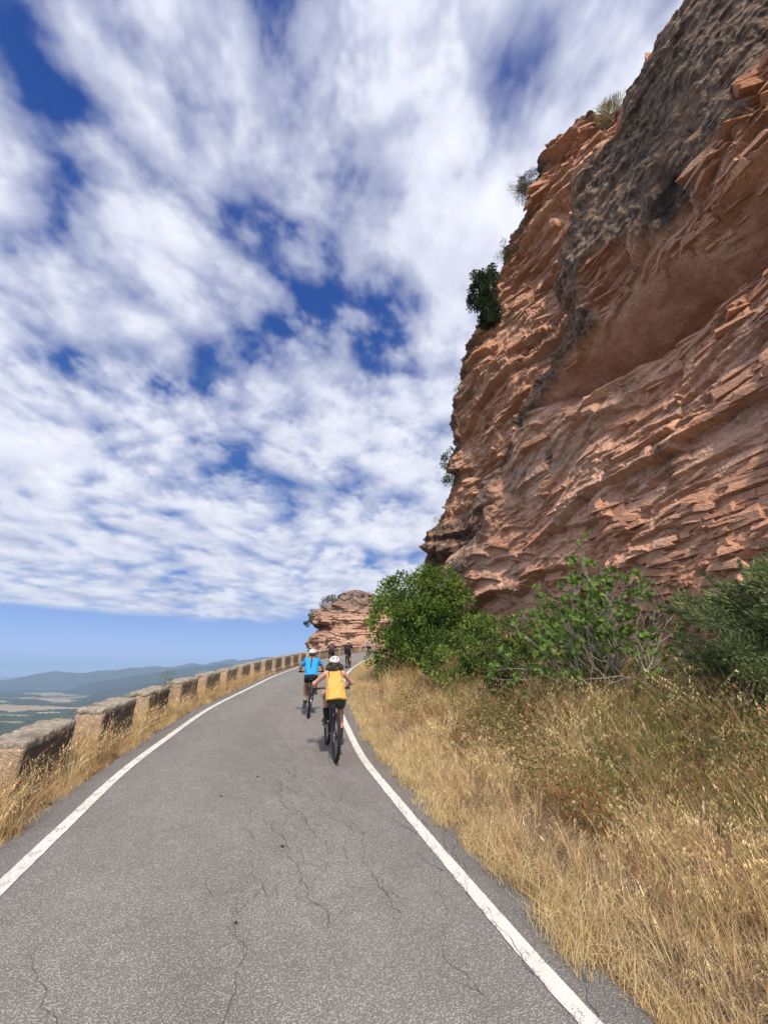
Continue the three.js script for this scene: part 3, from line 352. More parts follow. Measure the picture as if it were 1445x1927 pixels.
  const g2 = buildFace(BACKWALL, steps([[0, 5, 290], [5, 8, 44]]), steps([[0, 13, 420], [13, 16, 30]]), (p, u, v, n) => {
    const s = strata(p, 1.25 , 1.6), s0 = 0.5 * noise(p.x * 0.5, p.y * 0.5, p.z * 0.5);
    let d = s.d * 1.15 + 0.55 * fbm(p.x * 0.35, p.y * 0.2, p.z * 0.35, 3) + 0.22 * knob(p, 0.8) - 0.2;
    let c = rockColour(p, s, 0.25 * sstep(0.1, 0.5, noise(p.x * 0.3, p.y * 0.3, p.z * 0.3 + 5)));
    const edge = sstep(4.5, 5.1, u + s0 * 0.7), low = sstep(3.1, 2.2, v + s0), tp = sstep(10.8, 12.5, v + s0), fl = fbm(p.x * 2.4, p.y * 3, p.z * 2.4, 3);
    const rind = clamp(Math.max(edge * 0.8, low * sstep(0.5, 2.4, u) * 0.95, tp * 0.75) * sstep(-0.45, 0.15, fl + 0.15));
    c = lerp3(c, lerp3([0.085, 0.062, 0.055], [0.25, 0.19, 0.15], sstep(-0.1, 0.5, fl)), rind); keep2.push(rind * 0.6, 0);
    return { d, c };
  });
  structure(mesh('back_wall', g2, rockMat, cliff));
  const sb2 = mesh('rock_slab', slabBlocks(g2, 334, 450, keep2, 2600, 72, 20, 268, 20, 405, 1.5), rockMat, cliff); sb2.userData.kind = 'stuff';
}
{
  // the rock knob beyond the bend: radius by height and direction around a standing axis
  const cx = -4.3, cz = -58.5, y0 = 4.2;
  const prof = [[0, 5.2], [0.8, 5.8], [1.9, 6.3], [2.7, 5.8], [3.9, 4.9], [4.3, 6.0], [5.4, 6.0], [6.4, 5.1], [7.0, 3.9], [8.0, 2.3], [9.0, 1.7], [9.28, 0.8], [9.35, 0.02]];
  const rad = (h) => { for (let i = 1; i < prof.length; i++) if (h <= prof[i][0]) { const t = (h - prof[i - 1][0]) / (prof[i][0] - prof[i - 1][0]); return mix(prof[i - 1][1], prof[i][1], t * t * (3 - 2 * t) * 0.6 + t * 0.4); } return 0; };
  const broad = [[0, 7.2], [2, 6.6], [4.5, 5.8], [6.5, 4.7], [8, 3.3], [8.9, 1.9], [9.25, 0.8], [9.35, 0.02]];
  const rad2 = (h) => { for (let i = 1; i < broad.length; i++) if (h <= broad[i][0]) { const t = (h - broad[i - 1][0]) / (broad[i][0] - broad[i - 1][0]); return mix(broad[i - 1][1], broad[i][1], t); } return 0; };
  const g = grid(420, 200, (a, b) => {
    const th = a * 2 * PI, h = 9.35 * (1 - (1 - b) ** 1.2) - 0.0, left = Math.max(0, Math.cos(th - PI)) ** 1.5, r = mix(rad2(h), rad(h), left);
    const p0 = V(cx + Math.cos(th) * r * (Math.cos(th) > 0 ? 1.12 : 1), y0 + h, cz + Math.sin(th) * r), s = strata(V(p0.x * 1.3, p0.y * 1.15, p0.z * 1.3), 0.6, 2.6), k = sstep(0, 0.9, 9.35 - h);
    const vr = r + (s.d * 1.4 + 0.75 * knob(p0, 0.6) + 0.9 * fbm(p0.x * 0.3, p0.y * 0.34, p0.z * 0.3, 4)) * k;
    const p = V(cx + Math.cos(th) * vr * (Math.cos(th) > 0 ? 1.12 : 1), y0 + h - 0.3 * (1 - k) * noise(th * 3, h, 2), cz + Math.sin(th) * vr);
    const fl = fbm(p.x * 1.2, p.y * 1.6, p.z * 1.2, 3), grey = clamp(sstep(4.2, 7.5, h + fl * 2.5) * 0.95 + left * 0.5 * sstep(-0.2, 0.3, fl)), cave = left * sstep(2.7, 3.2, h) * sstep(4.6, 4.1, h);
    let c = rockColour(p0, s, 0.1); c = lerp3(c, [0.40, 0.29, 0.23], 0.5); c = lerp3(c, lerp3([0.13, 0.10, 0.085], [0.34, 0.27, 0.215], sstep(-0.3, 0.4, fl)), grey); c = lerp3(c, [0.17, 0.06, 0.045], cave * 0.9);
    return { p, uv: [th * 5, h], c };
  });
  const rock = structure(mesh('rock_outcrop', g, rockMat)); tag(rock, 'rounded weathered rock knob with an overhanging nose beyond the bend', 'rock');
}

// ---------- the plain far below, its woods and fields, and the hills behind ----------
{
  const Y0 = -255;
  const dirt = tex(512, (u, v) => { const c = pnoise(u, v, 6, 1) * 0.5 + pnoise(u, v, 19, 2) * 0.5 + pnoise(u, v, 60, 5) * 0.3, k = mix(0.7, 1.25, c / 1.3); return [0.8 * k, 0.8 * k, 0.8 * k]; }, true, 1 / 900);
  const plainMat = new THREE.MeshStandardMaterial({ map: dirt, roughness: 1, vertexColors: true, side: THREE.DoubleSide });
  const plainY = (x, z) => Y0 + 14 * fbm(x / 1700, z / 1700, 3, 3) + 9 * fbm(x / 420, z / 420, 5, 2) * sstep(3.0e4, 1e3, Math.hypot(x, z));
  const g = grid(360, 190, (a, b) => { const th = a * 2 * PI, r = b === 0 ? 0 : 90 * Math.pow(20000 / 90, (b - 1 / 190) / (1 - 1 / 190)), x = Math.sin(th) * r, z = -Math.cos(th) * r; const w = fbm(x / 900, z / 900, 1, 4), q = noise(x / 5200, z / 2600, 8); const c = lerp3([0.06, 0.072, 0.036], [0.17, 0.155, 0.085], sstep(-0.15, 0.35, w + q * 0.4)); return { p: V(x, plainY(x, z), z), uv: [x, z], c }; });
  structure(mesh('plain', g, plainMat)); tag(scene.children.at(-1), 'wide plain of woods and fields far below the road', 'plain');
  // fields: irregular parcels, each its own sheet draped over the plain
  const r = rng(5), tones = [[0.44, 0.345, 0.20], [0.50, 0.42, 0.27], [0.36, 0.32, 0.16], [0.27, 0.27, 0.12], [0.46, 0.30, 0.19]], parcels = [];
  const parcel = (az, dist, len, wid, turn, tone) => parcels.push({ x: Math.sin(az) * dist, z: -Math.cos(az) * dist, len, wid, turn, tone });
  parcel(-0.70, 5200, 1300, 620, 0.35, [0.50, 0.36, 0.21]); parcel(-0.585, 2900, 420, 190, 0.1, [0.43, 0.20, 0.15]); parcel(-0.80, 4300, 900, 300, 0.2, [0.46, 0.38, 0.24]); parcel(-0.74, 6600, 900, 420, 0.4, [0.42, 0.36, 0.20]); parcel(-0.60, 7200, 800, 420, 0.3, [0.48, 0.40, 0.24]); parcel(-0.66, 9000, 1500, 600, 0.5, [0.42, 0.40, 0.22]);
  for (let i = 0; i < 95; i++) { const d = 1500 * Math.pow(10, r() * 0.95); parcel(-1.05 + r() * 0.9, d, d * (0.06 + 0.13 * r()), d * (0.02 + 0.05 * r()), 0.2 + r() * 0.6, tones[Math.floor(r() * 5)]); }
  const fieldMat = new THREE.MeshStandardMaterial({ map: dirt, roughness: 1, vertexColors: true, side: THREE.DoubleSide }), fg = [];
  parcels.forEach((f, n) => {
    const ca = Math.cos(f.turn), sa = Math.sin(f.turn);
    fg.push(grid(8, 6, (a, b) => { let lx = (a - 0.5) * f.len * (1 + 0.25 * noise(n, b * 2, 1)), lz = (b - 0.5) * f.wid * (1 + 0.5 * noise(n, a * 2.5, 4)) + 0.25 * f.wid * noise(n * 3.1, a * 2, 2); const x = f.x + lx * ca - lz * sa, z = f.z + lx * sa + lz * ca; const k = 0.9 + 0.15 * noise(a * 3, b * 5, n); return { p: V(x, plainY(x, z) + 1.6 + n * 0.02, z), uv: [x, z], c: f.tone.map((q) => q * k) }; }));
  });
  const fm = mergeGeometries(fg); structure(mesh('field', fm, fieldMat)); tag(scene.children.at(-1), 'pale harvested fields scattered over the plain', 'fields');
  // woods: crowns one by one near, clumps of crowns far away
  const inField = (x, z) => parcels.some((f) => { const dx = x - f.x, dz = z - f.z, ca = Math.cos(f.turn), sa = Math.sin(f.turn), lx = dx * ca + dz * sa, lz = -dx * sa + dz * ca; return Math.abs(lx) < f.len * 0.47 && Math.abs(lz) < f.wid * 0.44; });
  const crown = new THREE.IcosahedronGeometry(1, 1); { const P = crown.attributes.position; for (let i = 0; i < P.count; i++) { const x = P.getX(i), y = P.getY(i), z = P.getZ(i), k = 1 + 0.3 * noise(x * 1.7, y * 1.7, z * 1.7); P.setXYZ(i, x * k, y * k, z * k); } crown.computeVertexNormals(); }
  const mats = [], cols = [], m = new THREE.Matrix4(), q = new THREE.Quaternion();
  for (let i = 0; i < 150000 && mats.length < 52000; i++) {
    const d = 1300 * Math.pow(9, Math.pow(r(), 0.8)), az = -1.1 + r() * 0.95, x = Math.sin(az) * d, z = -Math.cos(az) * d;
    const w = fbm(x / 900, z / 900, 1, 4) + noise(x / 5200, z / 2600, 8) * 0.4 + 0.35 * noise(x / 170, z / 120, 4); if (w > 0.10 + 0.5 * r() * r() || inField(x, z)) continue;
    const s = (2.6 + 2.4 * r()) * (1 + d / 2600), y = plainY(x, z);
    m.compose(V(x, y + s * 0.45 / (1 + d / 9000), z), q.setFromAxisAngle(V(0, 1, 0), r() * 6), V(s * (0.9 + 0.5 * r()), s * (0.8 + 0.5 * r()) / (1 + d / 6000), s * (0.9 + 0.5 * r()))); mats.push(m.clone()); const k = 0.7 + 0.7 * r(); cols.push(rgb(0.042 * k, 0.056 * k, 0.026 * k));
  }
  tag(inst('distant_woods', crown, std(1, 1, 1, 1), mats, cols), 'dark green woods and hedges spread over the plain', 'woods');
  // hills: three ranges of ridges
  const range = (az0, az1, dist, deep, hOf, seed, tone) => {
    const gg = grid(260, 60, (a, b) => { const az = mix(az0, az1, a), d = dist + (b - 0.35) * deep, x = Math.sin(az) * d, z = -Math.cos(az) * d; const ridge = b < 0.35 ? b / 0.35 : Math.max(0, 1 - (b - 0.35) / 0.65), e = sstep(0, 0.06, a) * sstep(1, 0.96, a); const rg = 1 - Math.abs(fbm(x / 1700, z / 1700, seed, 4)) * 1.1; const h = hOf(az) * e * Math.pow(ridge, 0.8) * (0.66 + 0.32 * rg + 0.14 * fbm(x / 700, z / 700, seed, 3)); const v = fbm(x / 800, z / 800, seed + 3, 3); const c = lerp3(tone, [0.20, 0.17, 0.11], sstep(0.2, 0.6, v) * 0.7); return { p: V(x, Y0 - 25 + h, z), uv: [x, z], c }; });
    const o = structure(mesh('hill', gg, plainMat)); return o;
  };
  const bump = (az, c, w, h) => h * Math.exp(-(((az - c) / w) ** 2));
  const table = (T, dist) => (az) => { let v = T.at(-1)[1]; for (let i = 1; i < T.length; i++) if (az <= T[i][0]) { v = mix(T[i - 1][1], T[i][1], clamp((az - T[i - 1][0]) / (T[i][0] - T[i - 1][0]))); break; } return (255 + v * dist) / 1.0 + 25; };
  tag(range(-1.15, 0.2, 14000, 5200, table([[-1.2, -0.012], [-0.76, -0.009], [-0.70, 0.003], [-0.655, 0.0115], [-0.62, 0.0085], [-0.55, 0.0185], [-0.48, 0.022], [-0.39, 0.0325], [-0.30, 0.0425], [0.2, 0.05]], 14000), 2, [0.07, 0.075, 0.05]), 'farthest pale blue range of hills on the horizon', 'hills');
  tag(range(-0.66, 0.2, 9500, 3800, table([[-0.66, -0.022], [-0.58, -0.006], [-0.5, 0.010], [-0.42, 0.020], [-0.36, 0.031], [-0.3, 0.034], [0.2, 0.036]], 9500), 5, [0.045, 0.055, 0.03]), 'nearer blue wooded hills right of the lone peak', 'hills');
  tag(range(-0.62, 0.1, 6600, 2400, table([[-0.62, -0.03], [-0.52, -0.012], [-0.44, 0.002], [-0.36, 0.012], [-0.28, 0.021], [0.1, 0.02]], 6600), 7, [0.04, 0.052, 0.027]), 'lowest dark wooded ridge just above the parapet', 'hills');
}

// ---------- the parapet: separate masonry blocks, then a continuous wall round the bend ----------
const wallMat = new THREE.MeshStandardMaterial({ map: rockTint, bumpMap: rockBump, bumpScale: 0.022, roughness: 0.97, vertexColors: true, side: THREE.DoubleSide });
function lumpyBox(w, h, d, n, round, amp, seed, colour) {
  const k = (x) => Math.max(2, Math.round(x / n)); let g = new THREE.BoxGeometry(w, h, d, k(w), k(h), k(d)); g.deleteAttribute('uv'); g.deleteAttribute('normal'); g = mergeVertices(g, 1e-4);
  const P = g.attributes.position, U = new Float32Array(P.count * 2), C = new Float32Array(P.count * 3), hx = w / 2 - round, hy = h / 2 - round, hz = d / 2 - round;
  for (let i = 0; i < P.count; i++) {
    const x = P.getX(i), y = P.getY(i), z = P.getZ(i), cx = clamp(x, -hx, hx), cy = clamp(y, -hy, hy), cz = clamp(z, -hz, hz); const nn = V(x - cx, y - cy, z - cz); if (nn.lengthSq() < 1e-9) nn.set(0, 1, 0); nn.normalize();
    const f = amp * (fbm(x * 5 + seed, y * 5, z * 5, 3) * 1.6 + 0.5 * noise(x * 17 + seed, y * 17, z * 17)); P.setXYZ(i, cx + nn.x * (round + f), cy + nn.y * (round + f), cz + nn.z * (round + f));
    U.set([z + x * 0.9 + seed, y + x * 0.3], i * 2); C.set(colour(V(x, y, z), nn), i * 3);
  }
  g.setAttribute('uv', new THREE.BufferAttribute(U, 2)); g.setAttribute('color', new THREE.BufferAttribute(C, 3)); g.computeVertexNormals(); return g;
}
{
  const ordinal = ['nearest', 'second', 'third', 'fourth', 'fifth', 'sixth', 'seventh', 'eighth', 'ninth', 'tenth', 'eleventh', 'twelfth', 'thirteenth'];
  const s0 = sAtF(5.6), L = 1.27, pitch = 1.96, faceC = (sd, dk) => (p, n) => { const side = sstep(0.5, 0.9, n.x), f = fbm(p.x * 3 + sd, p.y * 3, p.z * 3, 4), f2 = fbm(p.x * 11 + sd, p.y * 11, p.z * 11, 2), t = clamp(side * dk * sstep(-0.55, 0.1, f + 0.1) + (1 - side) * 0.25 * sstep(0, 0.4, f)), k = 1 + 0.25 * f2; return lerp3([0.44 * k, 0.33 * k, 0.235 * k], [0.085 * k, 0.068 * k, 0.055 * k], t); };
  for (let i = 0; i < 13; i++) {
    const s = s0 + i * pitch + L / 2, q = road.at(s), p = onRoad(s, -2.58), r = rng(100 + i);
    const b = group('parapet_block', p.x, p.y - 0.03, p.z); b.rotation.order = 'YXZ'; b.rotation.y = Math.atan2(-q.t.x, -q.t.z); b.rotation.x = Math.atan(0.09) ; b.rotation.z = (r() - 0.5) * 0.03;
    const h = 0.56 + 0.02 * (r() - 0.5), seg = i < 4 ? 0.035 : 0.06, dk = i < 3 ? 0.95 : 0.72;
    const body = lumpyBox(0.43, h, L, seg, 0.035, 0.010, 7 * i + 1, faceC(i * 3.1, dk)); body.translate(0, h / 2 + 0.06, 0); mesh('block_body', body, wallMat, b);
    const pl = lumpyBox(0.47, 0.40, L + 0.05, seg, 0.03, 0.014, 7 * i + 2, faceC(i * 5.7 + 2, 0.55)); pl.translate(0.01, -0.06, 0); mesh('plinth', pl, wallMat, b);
    const cop = lumpyBox(0.425, 0.12, L - 0.01, seg * 0.6, 0.045, 0.026, 7 * i + 3, (p2, n) => { const f = noise(p2.x * 26 + i, p2.y * 26, p2.z * 26), k = 0.85 + 0.5 * f; return lerp3([0.36 * k, 0.32 * k, 0.265 * k], [0.10, 0.085, 0.07], sstep(0.1, 0.4, fbm(p2.x * 4 + i, p2.y, p2.z * 4, 3)) * 0.7); }); cop.translate(0, h + 0.065, 0); mesh('coping', cop, wallMat, b);
    tag(b, i === 0 ? 'nearest stone parapet block with a blackened road face and rough grey coping' : i === 12 ? 'farthest separate stone parapet block, just before the continuous wall' : ordinal[i] + ' stone parapet block counted from the camera along the left road edge', 'parapet block', 'parapet blocks along the left road edge');
  }
  // continuous wall with posts
  const w = group('parapet_wall', 0, 0, 0), sA = s0 + 13 * pitch, sB = road.len - 4, h = 0.62, ring = [[-2.36, -0.2], [-2.36, h - 0.09], [-2.33, h - 0.08], [-2.33, h], [-2.83, h], [-2.83, h - 0.08], [-2.80, h - 0.09], [-2.80, -1.2]];
  const g = grid(ring.length * 6 - 6, 260, (a, b) => { const x = a * (ring.length - 1), i = Math.min(ring.length - 2, Math.floor(x)), f = x - i, t = mix(ring[i][0], ring[i + 1][0], f), y = mix(ring[i][1], ring[i + 1][1], f), s = mix(sA, sB, b), p = onRoad(s, t + 0.012 * noise(s * 3, y * 6, 1), y + 0.012 * noise(s * 2.5, t * 6, 2)); const f2 = fbm(s * 1.2, y * 3, t, 3), k = 0.95 + 0.4 * f2; return { p, uv: [s, y + t], c: lerp3([0.40 * k, 0.30 * k, 0.22 * k], [0.13, 0.10, 0.08], sstep(0, 0.4, fbm(s * 2, y * 3, 9, 3)) * 0.7) }; });
  mesh('wall_body', g, wallMat, w);
  for (let s = sA + 0.1; s < sA + 19; s += 3.1) { const q = road.at(s), p = onRoad(s, -2.58), po = lumpyBox(0.56, h + 0.25, 0.45, 0.09, 0.03, 0.012, s, (p2, n) => { const k = 1 + 0.3 * noise(p2.x * 6 + s, p2.y * 6, p2.z * 6); return [0.44 * k, 0.345 * k, 0.26 * k]; }); po.translate(0, (h - 0.25) / 2 + 0.04, 0); const m = mesh('wall_post', po, wallMat, w); m.position.copy(p); m.rotation.y = Math.atan2(-q.t.x, -q.t.z); }
  tag(w, 'continuous low stone wall with pale posts curving round the bend', 'parapet wall');
}

// ---------- trees and shrubs: tapered stems and many small leaves ----------
function flatGeo(verts, faces, fold = 0) { const P = []; for (const f of faces) for (const i of f) P.push(...verts[i]); const g = new THREE.BufferGeometry(); g.setAttribute('position', new THREE.Float32BufferAttribute(P, 3)); g.computeVertexNormals(); return g; }
// leaves lie along +y from their stalk, about one unit long
const leafOval = flatGeo([[0, 0, 0], [0.26, 0.34, 0.07], [0.22, 0.72, 0.05], [0, 1, -0.06], [-0.22, 0.72, 0.05], [-0.26, 0.34, 0.07], [0, 0.5, 0]], [[0, 1, 6], [1, 2, 6], [2, 3, 6], [3, 4, 6], [4, 5, 6], [5, 0, 6]]);
const leafNarrow = flatGeo([[0, 0, 0], [0.10, 0.4, 0.03], [0, 1, -0.08], [-0.10, 0.4, 0.03], [0, 0.5, 0]], [[0, 1, 4], [1, 2, 4], [2, 3, 4], [3, 0, 4]]);
const leafFig = flatGeo([[0, 0, 0], [0.30, 0.12, 0.05], [0.55, 0.42, 0.10], [0.26, 0.46, 0.02], [0.34, 0.80, 0.06], [0.11, 0.66, 0], [0, 1, -0.10], [-0.11, 0.66, 0], [-0.34, 0.80, 0.06], [-0.26, 0.46, 0.02], [-0.55, 0.42, 0.10], [-0.30, 0.12, 0.05], [0, 0.4, -0.03]], [[0, 1, 12], [1, 2, 12], [2, 3, 12], [3, 4, 12], [4, 5, 12], [5, 6, 12], [6, 7, 12], [7, 8, 12], [8, 9, 12], [9, 10, 12], [10, 11, 12], [11, 0, 12]]);
const needle = flatGeo([[0, 0, 0], [0.035, 0.5, 0.01], [0, 1, 0], [-0.035, 0.5, 0.01]], [[0, 1, 2], [0, 2, 3]]);
const M4 = (p, y, s, spin, r) => { const Q = new THREE.Quaternion().setFromUnitVectors(V(0, 1, 0), y), Q2 = new THREE.Quaternion().setFromAxisAngle(V(0, 1, 0), spin); return new THREE.Matrix4().compose(p, Q.multiply(Q2), V(s * (0.8 + 0.4 * r), s, s)); };
const rdir = (r) => { const z = r() * 2 - 1, a = r() * 2 * PI, q = Math.sqrt(1 - z * z); return V(q * Math.cos(a), z, q * Math.sin(a)); };
const barkMat = std(0.16, 0.125, 0.095, 0.95), greyBark = std(0.42, 0.37, 0.34, 0.95), greenLeaf = leafMat(1, 1, 1), dryStick = std(0.30, 0.22, 0.16, 0.95);
function limb(list, a, dir, len, r0, depth, r, tips, o) {    // a branch that bends and forks
  let p = a.clone(), d = dir.clone(), n = Math.max(2, Math.round(len / o.seg)), rad = r0;
  for (let i = 0; i < n; i++) { d.addScaledVector(rdir(r), o.wob).add(V(0, o.up, 0)).normalize(); const q = p.clone().addScaledVector(d, len / n), r1 = r0 * (1 - 0.55 * (i + 1) / n); list.push(tube(p, q, rad, r1, depth > 1 ? 4 : 6)); p = q; rad = r1;
    if (depth < o.depth && i >= n * o.from && r() < o.fork) limb(list, p, d.clone().addScaledVector(rdir(r), o.spread).normalize(), len * (0.45 + 0.3 * r()), rad * 0.75, depth + 1, r, tips, o); }
  if (depth < o.depth) for (let k = 0; k < 2; k++) limb(list, p, d.clone().addScaledVector(rdir(r), o.spread * 0.8).normalize(), len * (0.5 + 0.25 * r()), rad * 0.9, depth + 1, r, tips, o);
  else tips.push([p, d]);
}
// crown: clumps is a list of [x, y, z, rx, ry, rz]; leaves crowd the outer part of many smaller tufts
function crownLeaves(clumps, n, size, geo, tone, r, o = {}) {
  const mats = [], cols = [], tufts = [];
  for (const c of clumps) { const k = Math.max(5, Math.round((o.tufts || 26) * c[3] * c[4])); for (let i = 0; i < k; i++) { const d = rdir(r), f = 0.55 + 0.5 * Math.cbrt(r()); tufts.push([V(c[0] + d.x * c[3] * f, c[1] + d.y * c[4] * f, c[2] + d.z * c[5] * f), (o.tuft || 0.34) * (0.6 + 0.7 * r()), r(), d]); } }
  for (let i = 0; i < n; i++) {
    const t = tufts[Math.floor(r() * tufts.length)], d = rdir(r), f = Math.pow(r(), 0.45), p = t[0].clone().addScaledVector(d, t[1] * f); p.y -= t[1] * 0.15 * f;
    const y = d.clone().multiplyScalar(0.8).addScaledVector(t[3], 0.5).add(V(0, o.lift ?? 0.1, 0)).addScaledVector(rdir(r), 0.5).normalize(), s = size * (0.6 + 0.7 * r()), k = (0.75 + 0.5 * t[2]) * (0.8 + 0.4 * r()), yel = r() < (o.yellow || 0) ? 1 : 0;
    mats.push(M4(p, y, s, r() * 6.3, r())); const c = lerp3(tone[0], tone[1], clamp(t[2] * 0.7 + r() * 0.4)); cols.push(yel ? rgb(0.36 * k, 0.28 * k, 0.05 * k) : rgb(c[0] * k, c[1] * k, c[2] * k));
  }
  return [mats, cols];
}
function shrub(name, at, clumps, n, size, geo, tone, seed, label, cat, o = {}) {
  const r = rng(seed), g = group(name, at.x, at.y, at.z), list = [], tips = []; if (o.scale) { clumps = clumps.map((c) => c.map((q, i) => q * (Array.isArray(o.scale) ? o.scale[i % 3] : o.scale))); }
  for (const c of clumps) for (let k = 0; k < (o.stems || 2); k++) { const e = V(c[0] + (r() - 0.5) * c[3], c[1] + (r() - 0.2) * c[4] * 0.6, c[2] + (r() - 0.5) * c[5]), b = V((r() - 0.5) * (o.foot || 0.3), -0.1, (r() - 0.5) * (o.foot || 0.3)), m = b.clone().lerp(e, 0.5).add(V((r() - 0.5) * 0.2, 0.1, (r() - 0.5) * 0.2)), R = o.thick || 0.035; list.push(tube(b, m, R, R * 0.7), tube(m, e, R * 0.7, R * 0.3)); for (let q = 0; q < 3; q++) list.push(tube(m.clone().lerp(e, r()), e.clone().addScaledVector(rdir(r), c[3] * 0.7), R * 0.35, R * 0.12, 4)); }
  mesh(o.trunk || 'stem', merged(list), o.bark || barkMat, g);
  const [m, c] = crownLeaves(clumps, n, size, geo, tone, r, o); inst(o.crown || 'foliage', geo, o.leaf || greenLeaf, m, c, g);
  tag(g, label, cat, o.group); return g;
}
const fresh = [[0.06, 0.125, 0.02], [0.20, 0.29, 0.045]], deep = [[0.022, 0.048, 0.016], [0.055, 0.095, 0.03]], olive = [[0.055, 0.075, 0.026], [0.13, 0.15, 0.055]], blueg = [[0.075, 0.125, 0.046], [0.27, 0.335, 0.125]];
{
  const y = (x, z) => groundAt(x, z);
  // leafy tree at the foot of the cliff
  let P = V(1.62, y(1.62, -16.4), -16.4);
  shrub('leafy_tree', P, [[-0.3, 2.9, 0, 1.15, 0.95, 1.0], [0.55, 3.05, 0.2, 0.8, 0.75, 0.9], [-0.95, 2.1, 0.2, 0.95, 0.9, 0.9], [0.9, 2.2, 0.3, 1.0, 0.9, 0.9], [0.0, 1.7, 0.7, 1.2, 1.0, 0.8], [-1.05, 1.0, 0.4, 0.75, 0.85, 0.8], [0.3, 0.8, 0.8, 1.2, 0.85, 0.8], [1.35, 1.2, 0.5, 0.8, 0.9, 0.8], [-0.6, 0.45, 0.6, 0.7, 0.5, 0.6], [0.2, 0.3, 0.9, 1.1, 0.45, 0.6], [0, 1.9, 0, 1.2, 1.2, 0.8]], 34000, 0.12, leafOval, fresh, 11, 'big leafy bright green tree between the road bend and the cliff foot', 'tree', { trunk: 'trunk', crown: 'crown', stems: 3, thick: 0.05, foot: 0.6, yellow: 0.01, tuft: 0.36, scale: [1.1, 1.2, 1.1] });
  P = V(-0.05, y(-0.05, -17.6), -17.6);
  shrub('dark_shrub', P, [[0, 0.5, 0, 0.65, 0.6, 0.6], [0.3, 1.0, 0.1, 0.45, 0.5, 0.4]], 3000, 0.055, leafNarrow, olive, 12, 'small grey green shrub left of the leafy tree, nearest the road', 'shrub', { tuft: 0.22 });
  P = V(2.15, y(2.15, -11.6), -11.6);
  shrub('leafy_shrub', P, [[0.3, 1.25, 0, 0.75, 0.55, 0.6], [-0.25, 0.8, 0.2, 0.6, 0.55, 0.6], [0.85, 0.85, 0.1, 0.65, 0.6, 0.6], [0.3, 0.4, 0.4, 0.8, 0.5, 0.6], [1.2, 1.35, -0.3, 0.5, 0.4, 0.5]], 9500, 0.09, leafOval, [[0.06, 0.12, 0.022], [0.19, 0.27, 0.05]], 13, 'bushy green shrub right of the leafy tree with dark lower leaves', 'shrub', { scale: [1.15, 1.35, 1.1], tuft: 0.27, yellow: 0.01 });
  P = V(2.3, y(2.3, -9.3), -9.3);
  shrub('leafy_shrub', P, [[0, 0.45, 0, 0.6, 0.5, 0.5], [0.55, 0.7, -0.1, 0.5, 0.45, 0.5], [1.0, 0.4, 0, 0.5, 0.4, 0.5]], 6500, 0.066, leafOval, [[0.035, 0.07, 0.016], [0.10, 0.145, 0.03]], 14, 'low dark green shrub standing in the dry grass before the bare fig branches', 'shrub', { tuft: 0.22, scale: [1.1, 1.55, 1.1] });
  // fig with bare pale branches
  {
    P = V(4.45, y(4.45, -8.2), -8.2); const r = rng(21), g = group('fig_shrub', P.x, P.y, P.z), list = [], tips = [];
    const o = { seg: 0.13, wob: 0.20, up: 0.05, fork: 0.42, spread: 0.75, from: 0.25, depth: 3 };
    for (let k = 0; k < 15; k++) { const az = mix(-2.3, 1.35, k / 14) + (r() - 0.5) * 0.3, d = V(Math.sin(az) * 0.9, 0.95 + 0.6 * r(), -Math.cos(az) * 0.35 + 0.25).normalize(); limb(list, V((r() - 0.5) * 0.2 - 0.05 * k * 0.3, -0.08, (r() - 0.5) * 0.2), d, 1.12 + 0.5 * r(), 0.033, 0, r, tips, o); }
    mesh('branch', merged(list), greyBark, g);
    const mats = [], cols = []; for (const [p, d] of tips) { const n = (p.x < 0.1 ? 0.7 : 0.22) > r() ? 3 + Math.floor(r() * 5) : 0; for (let i = 0; i < n; i++) { const yv = d.clone().addScaledVector(rdir(r), 1.1).add(V(0, -0.1, 0)).normalize(); mats.push(M4(p.clone().addScaledVector(d, -0.2 * r()).addScaledVector(rdir(r), 0.03), yv, 0.085 + 0.05 * r(), r() * 6, r())); const k = 0.7 + 0.6 * r(); cols.push(rgb(0.14 * k, 0.24 * k, 0.04 * k)); } }
    for (let i = 0; i < 500; i++) { const p = V(-1.6 + r() * 1.6, 0.45 + r() * 1.5, -0.4 + r() * 0.8); mats.push(M4(p, rdir(r), 0.07 + 0.05 * r(), r() * 6, r())); const k = 0.7 + 0.6 * r(); cols.push(rgb(0.13 * k, 0.225 * k, 0.04 * k)); }
    inst('foliage', leafFig, greenLeaf, mats, cols, g); tag(g, 'half bare fig shrub with pale grey branches below the cliff', 'shrub');
  }
  P = V(4.9, y(4.9, -7.5), -7.5);
  shrub('feathery_shrub', P, [[-0.4, 0.35, 0, 0.6, 0.4, 0.5], [0.3, 0.6, -0.1, 0.6, 0.45, 0.5], [0.8, 0.5, -0.3, 0.5, 0.5, 0.5]], 9000, 0.10, needle, [[0.10, 0.12, 0.03], [0.20, 0.22, 0.07]], 15, 'low feathery yellow green shrub left of the dark right hand tree', 'shrub', { tuft: 0.26, lift: 0.5, scale: [1.1, 1.4, 1] });
  // dark narrow-leaved tree at the right border
  P = V(4.75, y(4.75, -5.35) + 0.2, -5.35);
